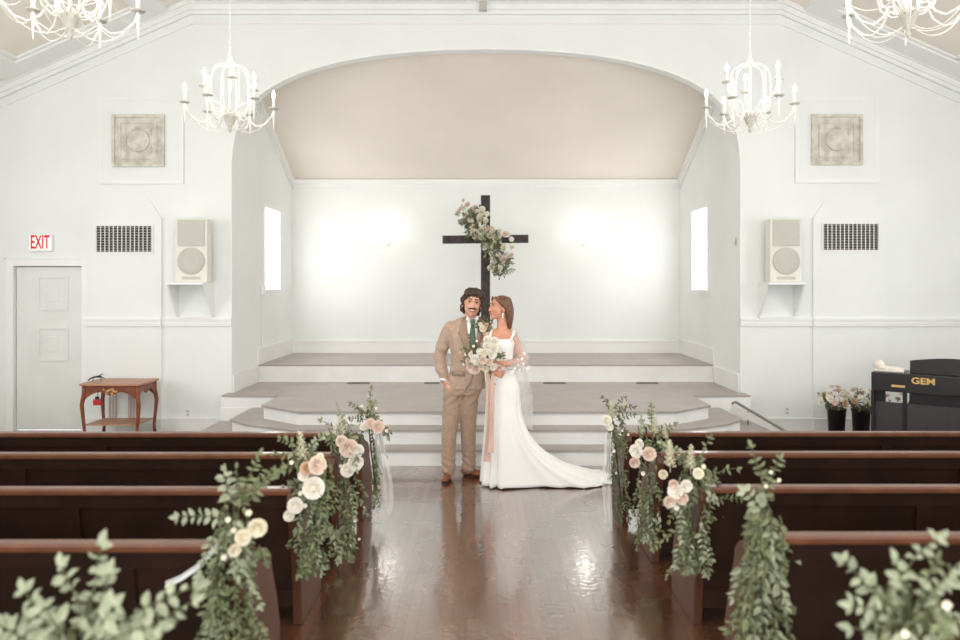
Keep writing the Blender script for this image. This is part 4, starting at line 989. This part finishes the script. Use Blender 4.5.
# trousers
g = MB()
g.loft([(.97, .035, .0, .15, .115), (.90, .03, 0, .165, .12), (.84, .015, .0, .17, .12), (.80, 0.0, .0, .172, .118)], 28, 2.3)
for hx, kx_, ax_, yy, w in ((-.085, -.122, -.128, 0, 1), (.068, .058, .062, .09, 1)):
    g.capsule([(hx, 0, .82), (hx - .01 if hx < 0 else hx - .01, yy * .3, .64), (kx_, yy * .55, .44), (ax_, yy, .22), (ax_, yy, .085)], [.098, .089, .074, .067, .066], 18)
def tcre(c):
    v = .005 * noise.noise(Vector((c.x * 8, c.y * 8, c.z * 10)))
    if c.z < .36: v += .008 * sin(c.z * 85 + c.x * 30 + 2 * noise.noise(c * 12)) * (1 - c.z / .36)
    if .68 < c.z < .88: v += .004 * sin(c.z * 70 - c.x * 60)
    return v
g.remesh('trousers', 'suitd', pg, .007, 4, disp=tcre)
def shoe(x, y, rz, nm):
    Mx = Matrix.Translation((x, y, 0)) @ Matrix.Rotation(rz, 4, 'Z')
    g = MB(); g.m = Mx
    g.ell((0, .06, .048), (.038, .055, .045), 14, 10); g.ell((0, -.06, .038), (.042, .085, .032), 14, 10); g.ell((0, -.13, .032), (.036, .045, .024), 14, 10); g.capsule([(0, .04, .05), (0, .05, .10)], [.04, .042])
    o = g.remesh('shoe', 'shoe', pg, .005, 4)
    g = MB(); g.m = Mx; pts = [(.043 * cos(a) * (1.05 if sin(a) < 0 else .85), -.045 + .132 * sin(a)) for a in [2 * pi * k / 20 for k in range(20)]]
    g.prism(pts, 0, .016); g.build('sole', 'sole', o, bevel=.003)
    g = MB(); g.m = Mx
    for k in range(4): g.tube([(-.016, -.02 - k * .018, .083 - k * .008), (.016, -.02 - k * .018, .083 - k * .008)], .0028, 6)
    g.build('laces', 'sole', o)
shoe(-.138, -.03, radians(-6), 'l'); shoe(.085, .09, radians(62), 'r')
# cuff
g = MB(); g.m = Matrix.Translation((-.166, -.037, .945)) @ Matrix.Rotation(radians(10), 4, 'Y'); g.lathe([(.040, -.012), (.043, .01), (.036, .01), (.036, -.012)], n=16); g.build('shirt_cuff', 'shirt', pg, True)
# boutonniere
q = random.Random(8); bl = MB(); bs = MB(); bx, bz = .20, 1.435; by = front(.195, bz, .03)
for k in range(9): sprig(bl, bs, (bx - .01, by, bz - .02), (q.uniform(-1, .8), -.3, q.uniform(-.2, 1.2)), q.uniform(.07, .13), .045, q, .55, .1)
bl.build('boutonniere_leaves', 'leafC', pg)
for k, (dx, dz, r, cl) in enumerate(((0, -.01, .032, 'fcream'), (.03, .02, .022, 'fpeach'), (-.024, .03, .02, 'fcream'), (.016, -.05, .02, 'fpeach'))):
    flower(pg, 'r', cl, (bx + dx, by - .045, bz + dz), r, (0, -1, .2), k).name = 'boutonniere_rose'

# ---- woman in white
DB = 7.02; BX = WX(503, DB); us = DB / F
pb = thing('person', (BX, DB, 0), 'woman in a white gown with long train, turned to kiss the man, holding flowers', 'person')
HB = Matrix.Translation((-.035, .0, 1.615)) @ Matrix.Rotation(radians(-62), 4, 'Z') @ Matrix.Rotation(radians(-5), 4, 'X') @ Matrix.Scale(.97, 4)
g = MB(); head(g, HB, 1)
g.capsule([(-.012, .01, 1.55), (-.005, .015, 1.42)], [.046, .05])
g.loft([(1.43, -.01, .015, .05, .045), (1.40, -.015, .01, .12, .065), (1.36, -.02, 0, .145, .078), (1.28, -.025, -.005, .125, .095), (1.18, -.022, 0, .105, .085), (1.07, -.018, 0, .092, .078), (.95, -.005, 0, .12, .1), (.84, 0, 0, .14, .115), (.76, 0, 0, .13, .1)])
g.capsule([(.095, .0, 1.365), (.175, .01, 1.14), (.035, -.165, 1.115)], [.042, .033, .022]); hand(g, (.03, -.17, 1.118), (-.2, .3, -1), (-1, -.25, .25), (0, -.5, 1), .3, .92)
g.capsule([(-.135, -.01, 1.355), (-.19, -.06, 1.12), (-.10, -.235, 1.045)], [.04, .033, .022])
for s in (-1, 1): g.capsule([(s * .065, 0, .8), (s * .055, 0, .44), (s * .05, 0, .09)], [.08, .055, .036]); g.capsule([(s * .05, .02, .06), (s * .05, -.1, .045)], [.034, .026])
hand(g, (-.10, -.235, 1.042), (.3, -1, .3), (1, -.1, -.12), (0, -.3, 1), .85, .92)
g.remesh('body', 'skin2', pb, .0055, 3)
face_bits(pb, HB, 'lip', 1, 'hair2')
# hair
g = MB(); g.m = HB
g.ell((0, .026, .044), (.079, .092, .082), 20, 14)
for s in (-1, 1):
    g.capsule([(s * .03, -.062, .095), (s * .066, -.03, .06), (s * .078, .02, .02), (s * .072, .06, -.04), (s * .06, .085, -.12)], [.014, .022, .024, .024, .02], 10)
g.capsule([(0, .07, .06), (0, .10, -.02), (0.0, .105, -.10), (0.0, .10, -.175)], [.06, .058, .05, .03], 14)
g.capsule([(.04, .07, .02), (.045, .10, -.07), (.04, .11, -.18)], [.04, .036, .018], 12); g.capsule([(-.04, .07, .02), (-.045, .09, -.07), (-.05, .09, -.19)], [.04, .034, .016], 12)
g.remesh('hair', 'hair2', pb, .0045, 2, disp=lambda c: .0025 * noise.noise(Vector((c.x * 90, c.y * 90, c.z * 9))))
# earring
for s in (-1, 1):
    g = MB(); g.m = HB
    g.ell((s * .083, .0, -.048), (.008, .010, .008), 8, 6); g.ell((s * .085, -.004, -.066), (.009, .013, .010), 8, 6); g.ell((s * .085, -.002, -.086), (.007, .010, .010), 8, 6); g.build('earring', 'dress', pb, True)
# gown
def gown():
    g = MB(); n = 96; rings = []
    up = [(1.335, -.03, -.008, .128, .104), (1.29, -.03, -.014, .134, .112), (1.24, -.028, -.01, .126, .106), (1.17, -.022, 0, .112, .092), (1.08, -.018, 0, .101, .087), (1.02, -.012, 0, .115, .098), (.95, -.004, 0, .138, .118), (.88, .004, 0, .152, .13)]
    for z, cx, cy, rx, ry in up: rings.append([(cx + rx * cos(2 * pi * k / n), cy + ry * sin(2 * pi * k / n), z) for k in range(n)])
    z0, cx, cy, rx, ry = up[-1]; m = 26
    hem = []
    for k in range(n):
        a = 2 * pi * k / n; c, s = cos(a), sin(a)
        hx = -.0 + (c * (1.0 if c > 0 else .20)); hx = hx * 1.0 if c > 0 else hx
        if c > 0: hy = s * (.20 + .05 * c) if s < 0 else s * (.22 + .32 * c); hx = 1.08 * c ** .62 if c > 1e-6 else 0; hy = (-.20 * abs(s) ** .55 if s < 0 else (.22 + .34 * c ** .5) * abs(s) ** .6) if abs(s) > 1e-6 else 0
        else: hy = s * .21 if s < 0 else s * .22; hx = .19 * c
        if c > .3: hy += .10 * (c - .3)
        hem.append((hx, hy - .01))
    for j in range(1, m + 1):
        t = j / m; ring = []
        for k in range(n):
            a = 2 * pi * k / n; hx, hy = hem[k]; sx, sy = cx + rx * cos(a), cy + ry * sin(a)
            D = math.hypot(hx - sx, hy - sy); p = 1.0 + min(1.9, D * 2.4)
            w = t ** p; x = sx + (hx - sx) * w; y = sy + (hy - sy) * w; z = z0 * (1 - t) ** (1 + .25 * min(1, D)) + .006
            fold = .032 * t ** 1.2 * sin(a * 11 + 1.3 * sin(a * 3)) + .010 * t * sin(a * 23)
            L = math.hypot(cos(a), sin(a)); x += fold * cos(a); y += fold * sin(a)
            z += (.014 * abs(sin(a * 9 + x * 8)) + .012 * noise.noise(Vector((x * 7, y * 9, 0)))) * min(1, D * 1.4) * w if t > .5 else 0
            if t == 1: z = max(.004, .006 + .010 * (1 + sin(a * 31)) * .5)
            ring.append((x, y, max(z, .004)))
        rings.append(ring)
    g.rings(rings, cap=False)
    return g
gown().build('gown', 'dress', pb, True, solid=.004)
# lace hem border
g = MB()
for s_2 in (-1, 1):
    pts = [(-.03 + s_2 * .095, -.085, 1.32), (-.01 + s_2 * .105, -.07, 1.38), (s_2 * .10, -.0, 1.415), (s_2 * .095 - .01, .06, 1.36), (-.02 + s_2 * .08, .085, 1.30)]
    g.tube(pts, [.013, .012, .011, .012, .013], 8)
g.build('shoulder_straps', 'dress', pb, True)
# sleeves
def puff(pts, rs, nm):
    g = MB(); g.capsule(pts, rs, 20); o = g.remesh(nm, 'sleeve', pb, .008, 3, disp=lambda c: .006 * noise.noise(c * 22) + .004 * sin(c.z * 60 + c.x * 30)); return o
puff([(.09, .0, 1.365), (.15, .02, 1.25), (.185, .015, 1.13), (.12, -.07, 1.10), (.055, -.145, 1.11)], [.055, .058, .068, .062, .045], 'sheer_sleeve')
puff([(-.13, -.01, 1.355), (-.17, -.03, 1.24), (-.19, -.06, 1.12), (-.12, -.20, 1.05)], [.052, .052, .052, .036], 'sheer_sleeve')
q = random.Random(12); g = MB()
for k in range(16):
    c = Vector((q.uniform(.06, .24), -.06 + q.uniform(-.06, .02), q.uniform(1.06, 1.2)))
    if k < 5: c = Vector((q.uniform(.06, .12), -.15, q.uniform(1.04, 1.10)))
    for w in range(5): a = w * 1.257 + k; g.leaf(c, (cos(a), -.2, sin(a)), (0, -1, 0), .018, .015, -.05)
g.build('sleeve_flowers', 'dress', pb)
# cape veil
g = MB(); rows = []
for i in range(22):
    v = i / 21; z = 1.40 - .95 * v; row = []
    for j in range(15):
        w = j / 14; x0, x1 = -.10 + .06 * v, .11 + .17 * min(1, v * 1.6); x = x0 + (x1 - x0) * w; y = .10 + .05 * v + .035 * sin(w * 15 + v * 2) * (.2 + v) - .10 * (w ** 3) * (1 - v * .3) + .08 * v
        row.append((x, y, z + .02 * sin(w * 9) * v))
    rows.append(row)
g.rings(rows, cap=False, closed=False); g.build('sheer_cape', 'veil', pb, True)

# ---- bouquet
d = 6.74; u = d / F; A = Vector((WX(482, d), d, WZ(355, d)))
t = thing('bridal_bouquet', A, 'round bouquet of white, cream and blush flowers with trailing ribbon, held by the woman', 'bouquet')
P = lambda px, py, dy=0: Vector((WX(px, d) - A.x, dy, WZ(py, d) - A.z))
q = random.Random(31); lf, lf2, st = MB(), MB(), MB()
for k in range(34):
    a = q.uniform(0, 2 * pi); sprig(lf if k % 3 else lf2, st, P(483 + 6 * cos(a), 356 + 6 * sin(a), q.uniform(-.02, .05)), (cos(a), q.uniform(-.7, .2), sin(a)), q.uniform(9, 17) * u, 4.6 * u, q, .4, .2)
sprig(lf, st, P(470, 350), (-1, 0, .3), 8 * u, 4 * u, q); sprig(lf2, st, P(474, 344), (-.5, 0, 1), 9 * u, 4 * u, q)
lf.build('foliage', 'leafA', t); lf2.build('foliage', 'leafC', t)
for k in range(11):
    st.tube([P(484 + q.uniform(-5, 5), 358 + q.uniform(-5, 5), .02), P(490 + q.uniform(-1, 1), 372, .0), P(493 + q.uniform(-2.5, 2.5), 384 + q.uniform(-2, 2), q.uniform(-.01, .01))], .0035, 5)
st.build('stems', 'stem', t)
B = [('d', 'fblush', 474, 366, 9.5), ('d', 'fwhite', 476, 359, 7), ('r', 'fwhite', 488, 346, 7), ('r', 'fcream', 484, 352, 5.2), ('r', 'fblush', 483, 359, 5.5), ('r', 'fwhite', 492, 354, 6), ('r', 'fcream', 491, 345, 4.5), ('r', 'fblush', 489, 361, 5), ('d', 'fwhite', 494, 348, 6), ('r', 'fwhite', 480, 351, 4.5), ('d', 'fcream', 486, 368, 4.5), ('r', 'fwhite', 493, 366, 5), ('r', 'fblush', 468, 360, 4), ('b', 'fcream', 466, 354, 3.5), ('b', 'fcream', 474, 346, 3.5), ('b', 'fwhite', 477, 341, 3), ('b', 'fcream', 464, 364, 3), ('b', 'fpeach', 461, 352, 2.6), ('d', 'fwhite', 488, 340, 6), ('r', 'fwhite', 495, 341, 5.5), ('r', 'fcream', 481, 366, 4.2), ('b', 'fwhite', 498, 359, 3.5), ('b', 'fpeach', 472, 351, 3), ('r', 'fwhite', 471, 354, 3.6)]
for k, (kd, cl, x, y, r) in enumerate(B):
    rr = math.hypot(x - 483, y - 356) / 22; flower(t, kd, cl, P(x, y, -.11 + .09 * rr), r * u * (.74 if kd != 'b' else .6), ((x - 483) * .05, -1, (356 - y) * .04 + .1), k)
for k, (xo, w, yb, ph) in enumerate(((0, 5, 462, 0), (5, 4.5, 452, 1.5))):
    g = MB(); rows = []
    for i in range(26):
        v = i / 25; c = P(488 + xo * .6 + 1.5 * sin(v * 3 + ph) - (1.5 - xo * .5) * v, 374 + (yb - 374) * v, -.01 + .012 * sin(v * 8 + ph) - .02 * k)
        rows.append([c + Vector((w * u * (.55 + .45 * v) * (j / 6 - .5) * 1.4, .008 * sin(j * 1.7 + v * 5 + ph), 0)) for j in range(7)])
    g.rings(rows, cap=False, closed=False); g.build('trailing_ribbon', 'ribbon', t, True)

# ---------------------------------------------------------------- lights, world, camera
w = bpy.data.worlds.new('W'); sc.world = w; w.use_nodes = True
bg = w.node_tree.nodes['Background']; bg.inputs[0].default_value = (.96, .985, 1, 1); bg.inputs[1].default_value = 1.85
def area(loc, rot, sx, sy, e, c=(.985, .995, 1)):
    L = bpy.data.lights.new('soft_light', 'AREA'); L.shape = 'RECTANGLE'; L.size = sx; L.size_y = sy; L.energy = e; L.color = c
    o = bpy.data.objects.new('soft_light', L); COL.objects.link(o); o.location = loc; o.rotation_euler = rot; return o
area((0, 1.5, 5.25), (0, 0, 0), 6.4, 6, 150)  # added overhead fill above the view, not a fixture of the room
area((0, -2.6, 1.4), (radians(118), 0, 0), 10, 2.4, 290)  # added fill behind the camera, tilted up to brighten ceiling and gable
for s in (-1, 1): area((s * 6.45, 5.7, 2.2), (0, radians(90) * s, 0), 2.4, 1.7, 60)
for s in (-1, 1): area((s * (AX - .01), (W0 + W1) / 2, 2.36), (0, radians(90) * s, 0), 1.1, .7, 15)
cam = bpy.data.cameras.new('cam'); co = bpy.data.objects.new('camera', cam); COL.objects.link(co)
co.location = (0, 0, H); co.rotation_euler = (pi / 2, 0, 0)
cam.sensor_width = 36; cam.lens = 36 * F / 960; cam.shift_x = (480 - CX) / 960; cam.shift_y = (CY - 320) / 960
cam.dof.use_dof = True; cam.dof.focus_distance = 7.1; cam.dof.aperture_fstop = 1.3; cam.clip_start = .05
sc.camera = co
sc.view_settings.view_transform = 'Standard'; sc.view_settings.look = 'None'; sc.view_settings.exposure = 0
sc.cycles.use_denoising = True; sc.cycles.max_bounces = 8; sc.cycles.transparent_max_bounces = 12
